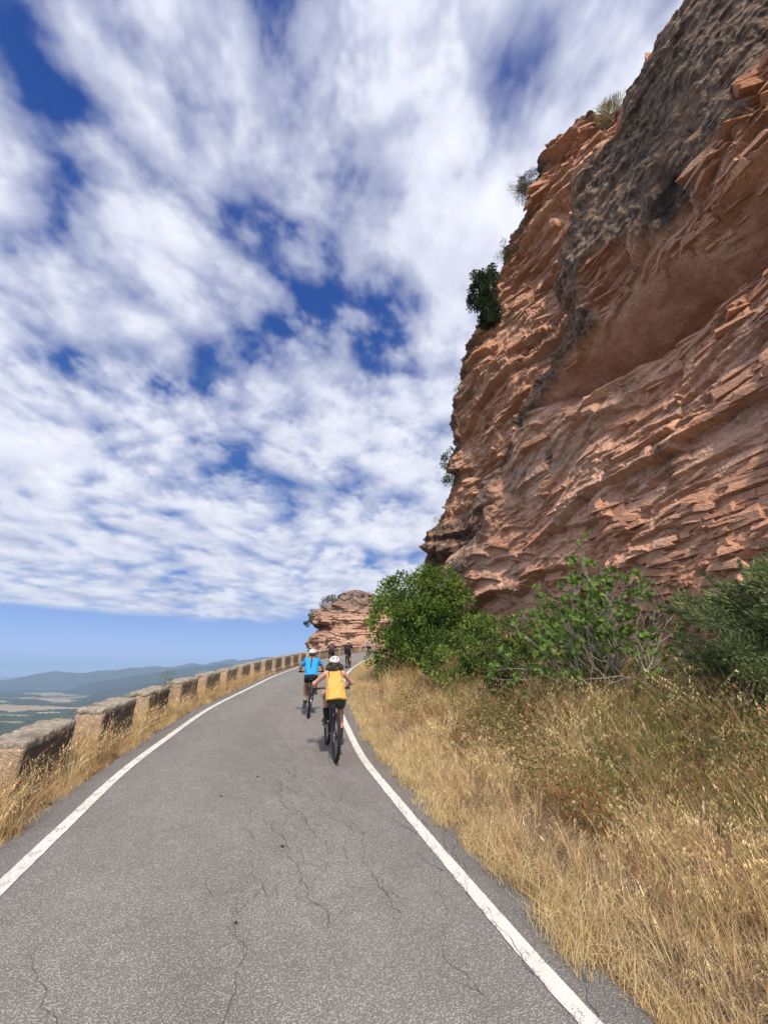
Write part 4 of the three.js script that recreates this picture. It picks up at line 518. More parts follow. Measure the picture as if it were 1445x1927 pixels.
  shrub('narrow_leaved_tree', P, [[0.1, 1.5, -0.2, 0.55, 0.45, 0.5], [0.55, 1.9, 0, 0.5, 0.4, 0.5], [-0.05, 1.0, -0.1, 0.45, 0.5, 0.5], [0.6, 1.2, 0.2, 0.6, 0.7, 0.6], [0.2, 0.45, 0.1, 0.4, 0.5, 0.5], [0.8, 0.4, 0.2, 0.6, 0.5, 0.5], [0.35, 0.9, 0.1, 0.6, 0.7, 0.5], [0.5, 1.6, 0.1, 0.6, 0.6, 0.5]], 42000, 0.085, leafNarrow, blueg, 16, 'dark green narrow leaved tree at the right border of the view', 'tree', { trunk: 'trunk', crown: 'crown', stems: 3, thick: 0.03, tuft: 0.22, lift: 0.25, tufts: 46, scale: [1.25, 1.15, 1.15] });
  { const t = scene.children.at(-1), r = rng(23), list = [], mats = [], cols = []; for (const [a, b] of [[[0.1, 1.5, 0], [-0.35, 2.2, -0.5]], [[0.3, 1.7, 0], [0.25, 2.35, -0.2]], [[0, 1.3, -0.1], [-0.85, 1.75, -0.6]], [[0, 0.9, 0], [-0.6, 1.15, -0.4]], [[0.3, 1.6, 0], [-0.05, 2.15, -0.4]], [[-0.1, 1.0, 0], [-0.7, 1.4, -0.5]], [[0.4, 1.9, 0], [0.65, 2.6, -0.2]], [[0.2, 1.6, 0], [-0.1, 2.5, -0.3]], [[0.1, 1.4, 0], [-0.75, 2.1, -0.5]], [[0.3, 1.7, 0], [0.4, 2.65, -0.2]], [[0.0, 1.2, 0], [-0.8, 1.6, -0.3]], [[0.3, 1.6, 0], [-0.62, 1.98, -0.5]], [[0.4, 1.5, 0.2], [0.0, 2.3, -0.1]]]) { const A = V(...a), B = V(...b), Mid = A.clone().lerp(B, 0.5).add(V(0, 0.1, 0)); list.push(tube(A, Mid, 0.010, 0.007, 5), tube(Mid, B, 0.007, 0.003, 5)); for (let i = 0; i < 330; i++) { const f = 0.2 + 0.8 * r(), p = (f < 0.5 ? A.clone().lerp(Mid, f * 2) : Mid.clone().lerp(B, f * 2 - 1)).addScaledVector(rdir(r), 0.055 * (1.3 - f)), d = B.clone().sub(A).normalize().addScaledVector(rdir(r), 0.75).normalize(), k = 0.75 + 0.6 * r(); mats.push(M4(p, d, 0.045 + 0.03 * r(), r() * 6, r())); const c = lerp3(blueg[0], [0.13, 0.17, 0.08], r()); cols.push(rgb(c[0] * k, c[1] * k, c[2] * k)); } }
    mesh('bough', merged(list), barkMat, t); inst('bough_leaves', leafNarrow, greenLeaf, mats, cols, t); }
  // plants rooted in the cliff edge
  const cp = (name, x, yy, z, clumps, n, size, geo, tone, seed, label, o = {}) => shrub(name, V(x, yy, z), clumps, n, size, geo, tone, seed, label, 'shrub', { tuft: 0.3, foot: 0.2, scale: 1.22, ...o });
  cp('cliff_shrub', 8.35, 27.0, -13.4, [[-0.1, 0.35, 0, 0.62, 0.6, 0.5], [-0.4, -0.2, 0, 0.4, 0.4, 0.4]], 4200, 0.11, leafNarrow, [[0.03, 0.042, 0.026], [0.09, 0.09, 0.06]], 31, 'dark sparse shrub with drooping twigs highest on the cliff edge', { stems: 6, bark: dryStick });
  { const t = scene.children.at(-1), r = rng(41), list = [], tips = []; for (let k = 0; k < 12; k++) limb(list, V(0, 0, 0), V(-0.8 + 0.5 * r(), -0.5 + 1.1 * r(), 0.3 * (r() - 0.5)).normalize(), 0.75, 0.022, 1, r, tips, { seg: 0.15, wob: 0.2, up: -0.04, fork: 0.5, spread: 0.7, from: 0.3, depth: 3 }); mesh('twig', merged(list), dryStick, t); }
  cp('hanging_shrub', 6.1, 22.6, -16.5, [[-0.15, 0.9, 0, 0.55, 0.7, 0.6], [-0.2, -0.1, 0, 0.6, 0.8, 0.6], [-0.1, -1.1, 0, 0.5, 0.7, 0.5], [0.3, 1.5, 0, 0.4, 0.4, 0.4], [0.0, -1.7, 0, 0.25, 0.35, 0.3]], 13000, 0.11, leafOval, deep, 32, 'large dark green shrub hanging down the cliff edge', { tuft: 0.3, tufts: 34 });
  cp('cliff_shrub', 6.95, 24.5, -15.2, [[0, 0.2, 0, 0.5, 0.45, 0.5], [0.6, 0.1, 0, 0.45, 0.3, 0.4]], 1800, 0.09, leafNarrow, olive, 33, 'olive shrub just above the large hanging shrub on the cliff edge');
  cp('cliff_shrub', 4.85, 17.7, -18.9, [[0, 0.2, 0, 0.42, 0.6, 0.4], [0.15, -0.6, 0, 0.3, 0.5, 0.3]], 1700, 0.09, leafNarrow, blueg, 34, 'mid sized green shrub on the cliff edge below the hanging shrub');
  cp('cliff_shrub', 4.1, 13.6, -20.9, [[-0.05, 0.3, 0, 0.35, 0.55, 0.4], [-0.15, -0.45, 0, 0.35, 0.5, 0.35]], 1800, 0.09, leafOval, deep, 35, 'dark shrub low on the cliff edge above the leafy tree');
  cp('cliff_shrub', 3.25, 10.1, -22.3, [[0, 0.1, 0, 0.28, 0.45, 0.3]], 900, 0.08, leafNarrow, blueg, 36, 'lowest small shrub on the cliff edge, beside the rock shoulder');
  cp('cliff_shrub', 11.75, 28.95, -10.9, [[0, 0.35, 0, 0.2, 0.32, 0.2]], 500, 0.07, leafNarrow, [[0.06, 0.06, 0.035], [0.13, 0.11, 0.06]], 37, 'tiny dry shrub on the very top of the far cliff mass');
  cp('grass_clump', 11.2, 26.9, -10.45, [[0, 0.3, 0, 0.4, 0.6, 0.3], [0.3, 0.9, 0, 0.4, 0.4, 0.3]], 1600, 0.3, needle, [[0.20, 0.18, 0.06], [0.36, 0.30, 0.12]], 38, 'pale yellow grass clump in the notch between the two cliff masses', { lift: 0.8 });
  cp('knob_shrub', -7.7, 10.5, -57.0, [[0, 0.6, 0, 1.0, 1.0, 0.9], [0.5, -0.6, 0.3, 0.6, 0.8, 0.6]], 3200, 0.16, leafOval, [[0.06, 0.07, 0.025], [0.16, 0.15, 0.06]], 39, 'round olive bush on the shoulder of the far rock knob', { tuft: 0.4 });
  cp('knob_shrub', -10.2, 9.9, -57.8, [[0, 0.1, 0, 0.4, 0.4, 0.4]], 500, 0.13, leafOval, deep, 40, 'small bush on the brow of the far rock knob');
  cp('knob_shrub', -10.9, 8.9, -58.2, [[0, 0, 0, 0.35, 0.4, 0.4]], 500, 0.13, leafOval, deep, 41, 'tiny bush on the nose of the far rock knob');
  P = V(-3.3, 4.75, -53.0); cp('roadside_shrub', P.x, P.y, P.z, [[0, 0.4, 0, 0.5, 0.45, 0.4]], 900, 0.1, leafNarrow, olive, 42, 'small green bush at the road bend, left of its twin');
  P = V(-1.9, 5.0, -53.2); cp('roadside_shrub', P.x, P.y, P.z, [[0, 0.4, 0, 0.6, 0.4, 0.4]], 900, 0.1, leafNarrow, olive, 43, 'small green bush at the road bend, right of its twin');
  P = V(-5.35, 0.75, -10.55); cp('wild_fennel', P.x, P.y, P.z, [[0, 0.85, 0, 0.10, 0.42, 0.10]], 420, 0.12, needle, [[0.12, 0.16, 0.06], [0.25, 0.27, 0.12]], 44, 'thin feathery green plant rising behind the third parapet block', { tuft: 0.09, tufts: 400, lift: 0.9, thick: 0.006, stems: 2, scale: 0.95 });
}
{
  const sites = [[2.75, -8.2, 0.45, 'green tussock at the foot of the low dark shrub'], [3.6, -7.2, 0.5, 'green weedy shrub left of the fig branches base'], [4.3, -6.6, 0.55, 'olive shrub in the grass below the feathery shrub'], [3.9, -5.2, 0.5, 'dark weedy shrub in the deep grass near the right border'], [1.5, -13.6, 0.4, 'small dark shrub under the right side of the leafy tree']];
  sites.forEach(([x, z, s, l], i) => shrub('weedy_shrub', V(x, groundAt(x, z), z), [[0, s * 0.8, 0, s, s * 0.8, s], [s * 0.8, s * 0.7, 0.1, s * 0.7, s * 0.7, s * 0.6]], 3000, 0.05, i % 2 ? leafNarrow : leafOval, i % 2 ? olive : [[0.04, 0.075, 0.018], [0.12, 0.16, 0.04]], 60 + i, l, 'shrub', { tuft: 0.18, tufts: 60 }));
}

// ---------- dry grass: curved blades and drooping seed heads in tufts ----------
function tuftGeo(seed, n, h, spread, lean, w, heads) {
  const r = rng(seed), P = [], C = [];
  const quad = (a, b, c, d, k) => { for (const q of [a, b, c, b, d, c]) { P.push(q.x, q.y, q.z); C.push(k, k, k * 0.97); } };
  for (let i = 0; i < n; i++) {
    const az = r() * 2 * PI, d = V(Math.cos(az), 0, Math.sin(az)), side = V(-d.z, 0, d.x).applyAxisAngle(V(0, 1, 0), r() * 3), L = h * (0.5 + 0.6 * r()), le = lean * (0.25 + r()), o = V((r() - 0.5) * spread, 0, (r() - 0.5) * spread), k = 0.7 + 0.5 * r(), cur = 0.4 + r(), kink = r() < 0.2 ? 1.2 : 0;
    const pt = (f) => o.clone().addScaledVector(d, L * le * Math.pow(f, 1 + cur)).add(V(0, L * f * (1 - 0.32 * le * f) - kink * L * 0.5 * f * f * f * le, 0));
    const N = 4; let a = pt(0); for (let s = 0; s < N; s++) { const b = pt((s + 1) / N), wa = w * (1 - s / N * 0.75), wb = w * (1 - (s + 1) / N * 0.75); quad(a.clone().addScaledVector(side, -wa), a.clone().addScaledVector(side, wa), b.clone().addScaledVector(side, -wb), b.clone().addScaledVector(side, wb), k); a = b; }
    if (heads && r() < heads) for (let s = 0; s < 7; s++) { const e = pt(0.72 + 0.28 * r()), q = V((r() - 0.5), -0.7 - 0.5 * r(), (r() - 0.5)).addScaledVector(d, 0.7).normalize(), l = 0.02 + 0.016 * r(), x = side.clone().multiplyScalar(0.0035), b = e.clone().addScaledVector(q, l * 0.2), c = e.clone().addScaledVector(q, l); quad(b.clone().sub(x), b.clone().add(x), c.clone().addScaledVector(x, -0.3), c.clone().addScaledVector(x, 0.3), 1.25); }
  }
  const g = new THREE.BufferGeometry(); g.setAttribute('position', new THREE.Float32BufferAttribute(P, 3)); g.setAttribute('color', new THREE.Float32BufferAttribute(C, 3)); g.computeVertexNormals(); return g;
}
{
  const mat = new THREE.MeshPhysicalMaterial({ color: 0xffffff, vertexColors: true, roughness: 0.7, transmission: 0.22, thickness: 0, side: THREE.DoubleSide, specularIntensity: 0.4 });
  const kinds = [tuftGeo(1, 20, 0.42, 0.14, 0.8, 0.0030, 0.15), tuftGeo(2, 15, 0.60, 0.12, 0.65, 0.0030, 0.5), tuftGeo(3, 24, 0.30, 0.2, 1.0, 0.0030, 0), tuftGeo(4, 12, 0.70, 0.12, 0.75, 0.0028, 0.9), tuftGeo(5, 30, 0.16, 0.22, 1.0, 0.0026, 0)];
  const names = ['dry_grass', 'dry_grass', 'dry_grass', 'dry_grass', 'dry_grass'], M = kinds.map(() => []), K = kinds.map(() => []), r = rng(909), q = new THREE.Quaternion(), e = new THREE.Euler();
  const put = (k, p, s, tone, lx = 0, lz = 0) => { e.set(lx + (r() - 0.5) * 0.35, r() * 6.3, lz + (r() - 0.5) * 0.35); const t = 0.78 + 0.45 * r(); M[k].push(new THREE.Matrix4().compose(p, q.setFromEuler(e), V(s, s * (0.8 + 0.4 * r()), s))); K[k].push(rgb(tone[0] * t, tone[1] * t, tone[2] * t)); };
  const straw = [0.64, 0.49, 0.255], pale = [0.72, 0.59, 0.35], pink = [0.58, 0.39, 0.24], brown = [0.33, 0.20, 0.09], oliveT = [0.27, 0.245, 0.09], greenT = [0.15, 0.18, 0.05];
  let count = 0;
  for (let i = 0; i < 44000; i++) {
    const s = 0.3 + (road.len * 0.78) * Math.pow(r(), 2.1), F = -road.at(s).p.z, dens = clamp(6.2 / Math.max(F, 3.2)) ** 0.6; if (r() > dens) continue;
    const edge = 1.98 + 0.16 * noise(s * 1.1, 2, 5) + 0.14 * noise(s * 3.7, 2, 5), t = edge + Math.pow(r(), 1.25) * (F > 40 ? 3 : 6.2), p = onRoad(s, t, -0.02); if (p.z > -0.8) continue;
    const cl = fbm(p.x * 0.55, p.z * 0.55, 3, 3), cl2 = noise(p.x * 0.9, p.z * 0.9, 8), d = t - edge, far = F > 14 ? 1.3 : 1;
    if (d < 0.25 && noise(s * 2.3, t * 2, 14) > 0.25) continue;
    let k, tone, sc = far;
    if (d < 0.22) { k = r() < 0.6 ? 4 : 2; tone = r() < 0.5 ? pale : straw; sc *= 0.9; }
    else if (d < 0.9) { k = r() < 0.35 ? 0 : r() < 0.55 ? 2 : r() < 0.5 ? 1 : 4; tone = r() < 0.35 ? pale : r() < 0.65 ? straw : pink; sc *= 0.75; }
    else { k = r() < 0.28 ? 3 : r() < 0.4 ? 1 : r() < 0.6 ? 0 : 2; tone = cl > 0.12 ? (r() < 0.6 ? brown : [0.40, 0.235, 0.10]) : cl2 > 0.35 ? oliveT : r() < 0.3 ? pale : r() < 0.7 ? straw : pink; if (d > 1.6 && noise(p.x * 0.7, p.z * 0.7, 91) > 0.05 && r() < 0.7) tone = r() < 0.45 ? oliveT : r() < 0.5 ? greenT : brown; if (d > 2.2 && r() < 0.35) tone = r() < 0.5 ? oliveT : brown; if (d > 2.0 && r() < 0.10) tone = greenT; sc *= 0.8 + 0.35 * sstep(0.6, 2.5, d); }
    if (cl > 0.34 && d > 0.5 && r() < 0.62) continue; if (noise(p.x * 1.5, p.z * 1.5, 33) > 0.38 && d > 0.4 && r() < 0.7) continue; sc *= 0.82 + 0.4 * noise(p.x * 0.8, p.z * 0.8, 61);
    const q0 = road.at(s), lean = -0.28 * sstep(1.2, 0.1, d); put(k, p, sc * (0.75 + 0.5 * r()), tone, 0, -lean * q0.n.x); count++;
  }
  for (const [F, t, n] of [[2.62, 2.0, 24], [3.75, 2.1, 20], [5.05, 2.0, 18], [6.7, 2.0, 16], [8.1, 2.0, 14]]) for (let i = 0; i < n; i++) { const p = onRoad(sAtF(F) + (r() - 0.5) * 0.42, t + (r() - 0.35) * 0.34, -0.02); put(r() < 0.7 ? 4 : 2, p, 0.6 + 0.35 * r(), r() < 0.6 ? pale : straw); }
  // along the parapet: tall straw at the block ends, short litter between
  const s0 = sAtF(5.6) ;
  for (let i = 0; i < 7500; i++) { const s = 0.4 + 34 * Math.pow(r(), 1.6), ph = ((s - s0) % 1.96 + 1.96) % 1.96, gap = ph > 1.22 || ph < 0.30, F = -road.at(s).p.z; const t = -(2.02 + 0.1 * noise(s * 1.7, 4, 4) + (gap ? 0.75 : 0.34) * r()), nearW = s < s0 - 0.2; const p = onRoad(s, nearW ? -(2.02 + 0.9 * r()) : t, -0.03); if (p.z > -1) continue;
    const tall = (gap ? 0.52 : 0.12) * (s > s0 + 14 ? 0.35 : 1) * sstep(-2.08, -2.25, t); const k = r() < tall ? (r() < 0.6 ? 3 : 1) : r() < 0.45 ? 4 : 2; if (k > 1 && k !== 3 && r() < 0.25) continue; const tone = r() < 0.12 ? [0.30, 0.13, 0.07] : r() < 0.35 ? pale : r() < 0.7 ? straw : pink; put(k, p, (k === 3 ? 0.82 : k === 1 ? 0.85 : 0.5) * (0.75 + 0.4 * r()) * (F > 16 ? 0.8 : 1), tone); }
  for (let k = 0; k < 5; k++) tag(inst(names[k], kinds[k], mat, M[k], K[k]), ['knee high dry golden grass on the roadside bank', 'tall straw stems with seed heads on the bank and by the parapet', 'short sprawling dry grass on the bank', 'tall drooping oat grass with pale seed heads', 'low matted straw along the asphalt edges'][k], 'dry grass');
  // dead twiggy stems and small leaves in the deeper grass
  const tw = [], tl = [], rr = rng(77); for (let i = 0; i < 130; i++) { const F = 3 + 9 * rr(), t = 3.3 + 3.2 * rr(), p = onRoad(sAtF(F), t, 0); limb(tw, p, V((rr() - 0.5), 1, (rr() - 0.5)).normalize(), 0.35 + 0.3 * rr(), 0.0045, 1, rr, tl, { seg: 0.12, wob: 0.3, up: 0.03, fork: 0.5, spread: 0.8, from: 0.2, depth: 2 }); }
  const twm = mesh('dead_weeds', merged(tw), std(0.26, 0.15, 0.085, 0.95)); twm.userData.kind = 'stuff'; tag(twm, 'brown dead weed stems among the grass on the bank', 'weeds');
  const mm = [], cc = []; for (let i = 0; i < 5200; i++) { const F = 2.6 + 11 * Math.pow(rr(), 1.3), t = 2.9 + 3.6 * rr(), c = onRoad(sAtF(F), t, 0); if (fbm(c.x * 0.8, c.z * 0.8, 41, 2) < 0.08) continue; for (let j = 0; j < 9; j++) { mm.push(M4(c.clone().add(V((rr() - 0.5) * 0.22, 0.05 + 0.4 * rr(), (rr() - 0.5) * 0.22)), rdir(rr).add(V(0, 0.5, 0)).normalize(), 0.022 + 0.03 * rr(), rr() * 6, rr())); const k = 0.7 + 0.6 * rr(), g = rr(); cc.push(g < 0.45 ? rgb(0.13 * k, 0.16 * k, 0.045 * k) : g < 0.75 ? rgb(0.30 * k, 0.17 * k, 0.07 * k) : rgb(0.5 * k, 0.40 * k, 0.2 * k)); } }
  tag(inst('ground_weeds', leafOval, greenLeaf, mm, cc), 'small green and rusty weeds scattered among the grass', 'weeds');
}

// ---------- bodies: one smooth surface from tapered limbs ----------
function surfaceNet(sdf, lo, hi, h, colour) {
  const nx = Math.ceil((hi.x - lo.x) / h) + 1, ny = Math.ceil((hi.y - lo.y) / h) + 1, nz = Math.ceil((hi.z - lo.z) / h) + 1, D = new Float32Array(nx * ny * nz), B = 4;
  for (let z0 = 0; z0 < nz; z0 += B) for (let y0 = 0; y0 < ny; y0 += B) for (let x0 = 0; x0 < nx; x0 += B) {
    const c = sdf(lo.x + (x0 + 1.5) * h, lo.y + (y0 + 1.5) * h, lo.z + (z0 + 1.5) * h), skip = Math.abs(c) > h * 4.2 + 0.02;
    for (let z = z0; z < Math.min(nz, z0 + B); z++) for (let y = y0; y < Math.min(ny, y0 + B); y++) for (let x = x0; x < Math.min(nx, x0 + B); x++) D[(z * ny + y) * nx + x] = skip ? c : sdf(lo.x + x * h, lo.y + y * h, lo.z + z * h);
  }
  const id = new Int32Array(nx * ny * nz).fill(-1), P = [], I = [], at = (x, y, z) => (z * ny + y) * nx + x;
  for (let z = 0; z < nz - 1; z++) for (let y = 0; y < ny - 1; y++) for (let x = 0; x < nx - 1; x++) {
    let m = 0, sx = 0, sy = 0, sz = 0, n = 0; const v = []; for (let k = 0; k < 8; k++) { v[k] = D[at(x + (k & 1), y + ((k >> 1) & 1), z + (k >> 2))]; if (v[k] < 0) m |= 1 << k; } if (m === 0 || m === 255) continue;
    for (let a = 0; a < 8; a++) for (let ax = 0; ax < 3; ax++) { if (a & (1 << ax)) continue; const b = a | (1 << ax); if ((v[a] < 0) === (v[b] < 0)) continue; const t = v[a] / (v[a] - v[b]); sx += (a & 1) + (ax === 0 ? t : 0); sy += ((a >> 1) & 1) + (ax === 1 ? t : 0); sz += (a >> 2) + (ax === 2 ? t : 0); n++; }
    id[at(x, y, z)] = P.length / 3; P.push(lo.x + (x + sx / n) * h, lo.y + (y + sy / n) * h, lo.z + (z + sz / n) * h);
  }
  const quad = (a, b, c, d, f) => { if (a < 0 || b < 0 || c < 0 || d < 0) return; f ? I.push(a, b, c, a, c, d) : I.push(a, c, b, a, d, c); };
  for (let z = 1; z < nz - 1; z++) for (let y = 1; y < ny - 1; y++) for (let x = 1; x < nx - 1; x++) {
    const s = D[at(x, y, z)] < 0;
    if (s !== D[at(x + 1, y, z)] < 0) quad(id[at(x, y - 1, z - 1)], id[at(x, y, z - 1)], id[at(x, y, z)], id[at(x, y - 1, z)], s);
    if (s !== D[at(x, y + 1, z)] < 0) quad(id[at(x - 1, y, z - 1)], id[at(x - 1, y, z)], id[at(x, y, z)], id[at(x, y, z - 1)], s);
    if (s !== D[at(x, y, z + 1)] < 0) quad(id[at(x - 1, y - 1, z)], id[at(x, y - 1, z)], id[at(x, y, z)], id[at(x - 1, y, z)], s);
  }
  const g = new THREE.BufferGeometry(); g.setAttribute('position', new THREE.Float32BufferAttribute(P, 3)); g.setIndex(I); g.computeVertexNormals();
  const C = [], U = []; for (let i = 0; i < P.length; i += 3) { const c = colour ? colour(P[i], P[i + 1], P[i + 2]) : [1, 1, 1]; C.push(...c); U.push(P[i] + P[i + 2], P[i + 1] + 0.5 * P[i + 2]); }
  g.setAttribute('color', new THREE.Float32BufferAttribute(C, 3)); g.setAttribute('uv', new THREE.Float32BufferAttribute(U, 2)); return g;
}
const smin = (a, b, k) => { const h = Math.max(k - Math.abs(a - b), 0) / k; return Math.min(a, b) - h * h * k * 0.25; };
function cap(a, b, ra, rb, cutB) {                            // tapered capsule, optionally cut flat at b
  const dx = b.x - a.x, dy = b.y - a.y, dz = b.z - a.z, l2 = dx * dx + dy * dy + dz * dz, l = Math.sqrt(l2);
  return (x, y, z) => { const px = x - a.x, py = y - a.y, pz = z - a.z, q = (px * dx + py * dy + pz * dz) / l2, t = q < 0 ? 0 : q > 1 ? 1 : q, ex = px - dx * t, ey = py - dy * t, ez = pz - dz * t, d = Math.sqrt(ex * ex + ey * ey + ez * ez) - (ra + (rb - ra) * t); return cutB ? Math.max(d, (q - 1) * l) : d; };
}
const blend = (list, k) => (x, y, z) => { let d = 9; for (const f of list) d = smin(d, f(x, y, z), k); return d; };
const ell = (c, rx, ry, rz) => (x, y, z) => { const a = (x - c.x) / rx, b = (y - c.y) / ry, d = (z - c.z) / rz, k = Math.sqrt(a * a + b * b + d * d); return (k - 1) * Math.min(rx, ry, rz) * (k < 1 ? 1 : 0.9); };
function bend(a, c, l1, l2, pole) { const d = c.clone().sub(a), L = Math.min(d.length(), l1 + l2 - 0.005), u = d.normalize(), x = (l1 * l1 - l2 * l2 + L * L) / (2 * L), h = Math.sqrt(Math.max(0, l1 * l1 - x * x)), v = pole.clone().addScaledVector(u, -pole.dot(u)).normalize(); return a.clone().addScaledVector(u, x).addScaledVector(v, h); }
const noiseTex = (f, lo, hi, s) => tex(256, (u, v) => { const k = mix(lo, hi, pnoise(u, v, f, s) * 0.6 + pnoise(u, v, f * 3, s + 1) * 0.4); return [k, k, k]; }, true, 5);
const clothTex = noiseTex(24, 0.85, 1.08, 3), clothBump = tex(256, (u, v) => pnoise(u, v, 5, 7) * 0.6 + pnoise(u, v, 12, 8) * 0.4, false, 3);
const cloth = (r, g, b) => new THREE.MeshStandardMaterial({ color: rgb(r, g, b), map: clothTex, bumpMap: clothBump, bumpScale: 0.02, roughness: 0.9, side: THREE.DoubleSide });
const rubber = std(0.018, 0.018, 0.019, 0.85), blackMetal = std(0.03, 0.03, 0.033, 0.4), steel = std(0.5, 0.5, 0.52, 0.35, { metalness: 0.8 }), darkPlastic = std(0.03, 0.03, 0.03, 0.6);
const skinMat = new THREE.MeshStandardMaterial({ vertexColors: true, roughness: 0.6, side: THREE.DoubleSide });

// ---------- mountain bike: rear tyre touches the ground at the origin, front is -z ----------
function makeBike(frameCol, label) {
  const b = group('mountain_bike'), R = 0.35, WB = 1.08, fm = std(...frameCol, 0.35), BB = V(0, 0.315, -0.42), ST = V(0, 0.70, -0.235), HT = V(0, 0.87, -0.80), HB = V(0, 0.74, -0.86), AX = V(0, R, 0), FX = V(0, R, -WB);
  const fr = [tube(BB, ST, 0.019, 0.017, 10), tube(ST.clone().lerp(BB, 0.12), HT.clone().add(V(0, -0.02, 0)), 0.020, 0.024, 10), tube(BB, HB, 0.030, 0.026, 10), tube(HT, HB, 0.026, 0.028, 12)];
  for (const s of [-1, 1]) fr.push(tube(V(s * 0.03, BB.y, BB.z + 0.03), V(s * 0.068, R, 0.0), 0.012, 0.010), tube(V(s * 0.025, 0.60, -0.27), V(s * 0.068, R, 0.0), 0.010, 0.009));
  fr.push(tube(V(-0.03, BB.y, BB.z + 0.04), V(0.03, BB.y, BB.z + 0.04), 0.014)); mesh('frame', merged(fr), fm, b);
  const fk = []; for (const s of [-1, 1]) fk.push(tube(V(s * 0.062, 0.70, -0.875), V(s * 0.062, R, -WB + 0.01), 0.017, 0.019)); fk.push(tube(V(-0.075, 0.71, -0.87), V(0.075, 0.71, -0.87), 0.022)); mesh('fork', merged(fk), blackMetal, b);
  const wheel = (z) => {
    const rim = new THREE.TorusGeometry(R - 0.066, 0.012, 8, 40); rim.rotateY(PI / 2); const w = mesh('wheel', rim, blackMetal, b); w.position.set(0, R, z);
    const t = new THREE.TorusGeometry(R - 0.028, 0.028, 10, 48); t.rotateY(PI / 2); t.scale(0.96, 1, 1); const kn = [t];
    for (let i = 0; i < 72; i++) { const a = i / 72 * 2 * PI; for (const [x, rr] of i % 2 ? [[-0.012, R], [0.012, R]] : [[-0.024, R - 0.012], [0.024, R - 0.012], [0, R + 0.001]]) { const k = new THREE.BoxGeometry(0.010, 0.010, 0.013); k.rotateX(0); k.translate(x, rr, 0); k.rotateX(a); kn.push(k); } }
    mesh('tyre', merged(kn), rubber, w);
    const sp = []; for (let i = 0; i < 28; i++) { const a = i / 28 * 2 * PI, sgn = i % 2 ? 1 : -1, a2 = a + (i % 4 < 2 ? 0.5 : -0.5); sp.push(tube(V(sgn * 0.022, Math.sin(a2) * 0.022, Math.cos(a2) * 0.022), V(0, Math.sin(a) * (R - 0.07), Math.cos(a) * (R - 0.07)), 0.0012, 0.0012, 4)); }
    const so = mesh('spokes', merged(sp), steel, w); so.userData.kind = 'stuff';
    mesh('hub', tube(V(-0.05, 0, 0), V(0.05, 0, 0), 0.018, 0.018, 10), blackMetal, w); mesh('brake_disc', tube(V(-0.043, 0, 0), V(-0.041, 0, 0), 0.08, 0.08, 24), steel, w); return w;
  };
  const rw = wheel(0); wheel(-WB);
  const cas = []; for (let i = 0; i < 7; i++) cas.push(tube(V(0.022 + i * 0.004, 0, 0), V(0.024 + i * 0.004, 0, 0), 0.10 - i * 0.011, 0.10 - i * 0.011, 22)); mesh('cassette', merged(cas), steel, rw);
  mesh('derailleur', merged([tube(V(0.055, R - 0.03, 0.01), V(0.055, R - 0.10, -0.01), 0.012), tube(V(0.052, R - 0.10, -0.01), V(0.052, R - 0.18, 0.02), 0.014, 0.012)]), blackMetal, b);
  const bar = []; const hp = V(0, 0.975, -0.835); bar.push(tube(HT, V(0, 0.93, -0.79), 0.017), tube(V(0, 0.93, -0.79), hp, 0.018)); for (const s of [-1, 1]) bar.push(tube(hp, V(s * 0.16, 0.99, -0.83), 0.015), tube(V(s * 0.16, 0.99, -0.83), V(s * 0.34, 0.985, -0.79), 0.012)); const hb = mesh('handlebar', merged(bar), blackMetal, b);
  for (const s of [-1, 1]) { mesh('grip', tube(V(s * 0.225, 0.9883, -0.8156), V(s * 0.352, 0.9847, -0.7873), 0.017, 0.018, 10), rubber, hb); mesh('brake_lever', merged([tube(V(s * 0.19, 0.975, -0.85), V(s * 0.28, 0.955, -0.865), 0.006), tube(V(s * 0.18, 0.985, -0.83), V(s * 0.19, 0.975, -0.85), 0.010)]), darkPlastic, hb); }
  mesh('seat_post', tube(ST, V(0, 0.84, -0.20), 0.014), blackMetal, b);
  const sg = new THREE.SphereGeometry(1, 18, 12); { const P = sg.attributes.position; for (let i = 0; i < P.count; i++) { const x = P.getX(i), y = P.getY(i), z = P.getZ(i), wd = mix(0.022, 0.072, sstep(-0.6, 0.9, z)); P.setXYZ(i, x * wd, 0.862 + y * 0.022, -0.19 + z * 0.135); } sg.computeVertexNormals(); } mesh('saddle', sg, darkPlastic, b);
  const cr = new THREE.Group(); cr.name = 'crank'; b.add(cr); cr.position.copy(BB); mesh('crank_arm', merged([tube(V(0.075, 0, 0), V(0.085, -0.165, 0), 0.012), tube(V(-0.075, 0, 0), V(-0.085, 0.165, 0), 0.012), tube(V(-0.075, 0, 0), V(0.075, 0, 0), 0.014)]), blackMetal, cr); mesh('chainring', tube(V(0.048, 0, 0), V(0.052, 0, 0), 0.075, 0.075, 26), blackMetal, cr);
  for (const s of [-1, 1]) { const pg = new RoundedBoxGeometry(0.095, 0.018, 0.095, 2, 0.006), pm = mesh('pedal', pg, blackMetal, cr); pm.position.set(s * 0.14, -s * 0.165, 0); }
  mesh('chain', merged([tube(V(0.05, BB.y + 0.073, BB.z), V(0.05, R + 0.06, 0), 0.004, 0.004, 4), tube(V(0.05, BB.y - 0.073, BB.z), V(0.052, R - 0.18, 0.02), 0.004, 0.004, 4)]), darkPlastic, b);
  tag(b, label, 'mountain bike', 'mountain bikes being ridden up the road'); return b;
}
// crank angle a: 0 puts the right pedal at the bottom; positive turns it backward
function pedalAt(a, s) { return V(s * 0.14, 0.315 - s * 0.165 * Math.cos(a), -0.42 + s * 0.165 * Math.sin(a)); }

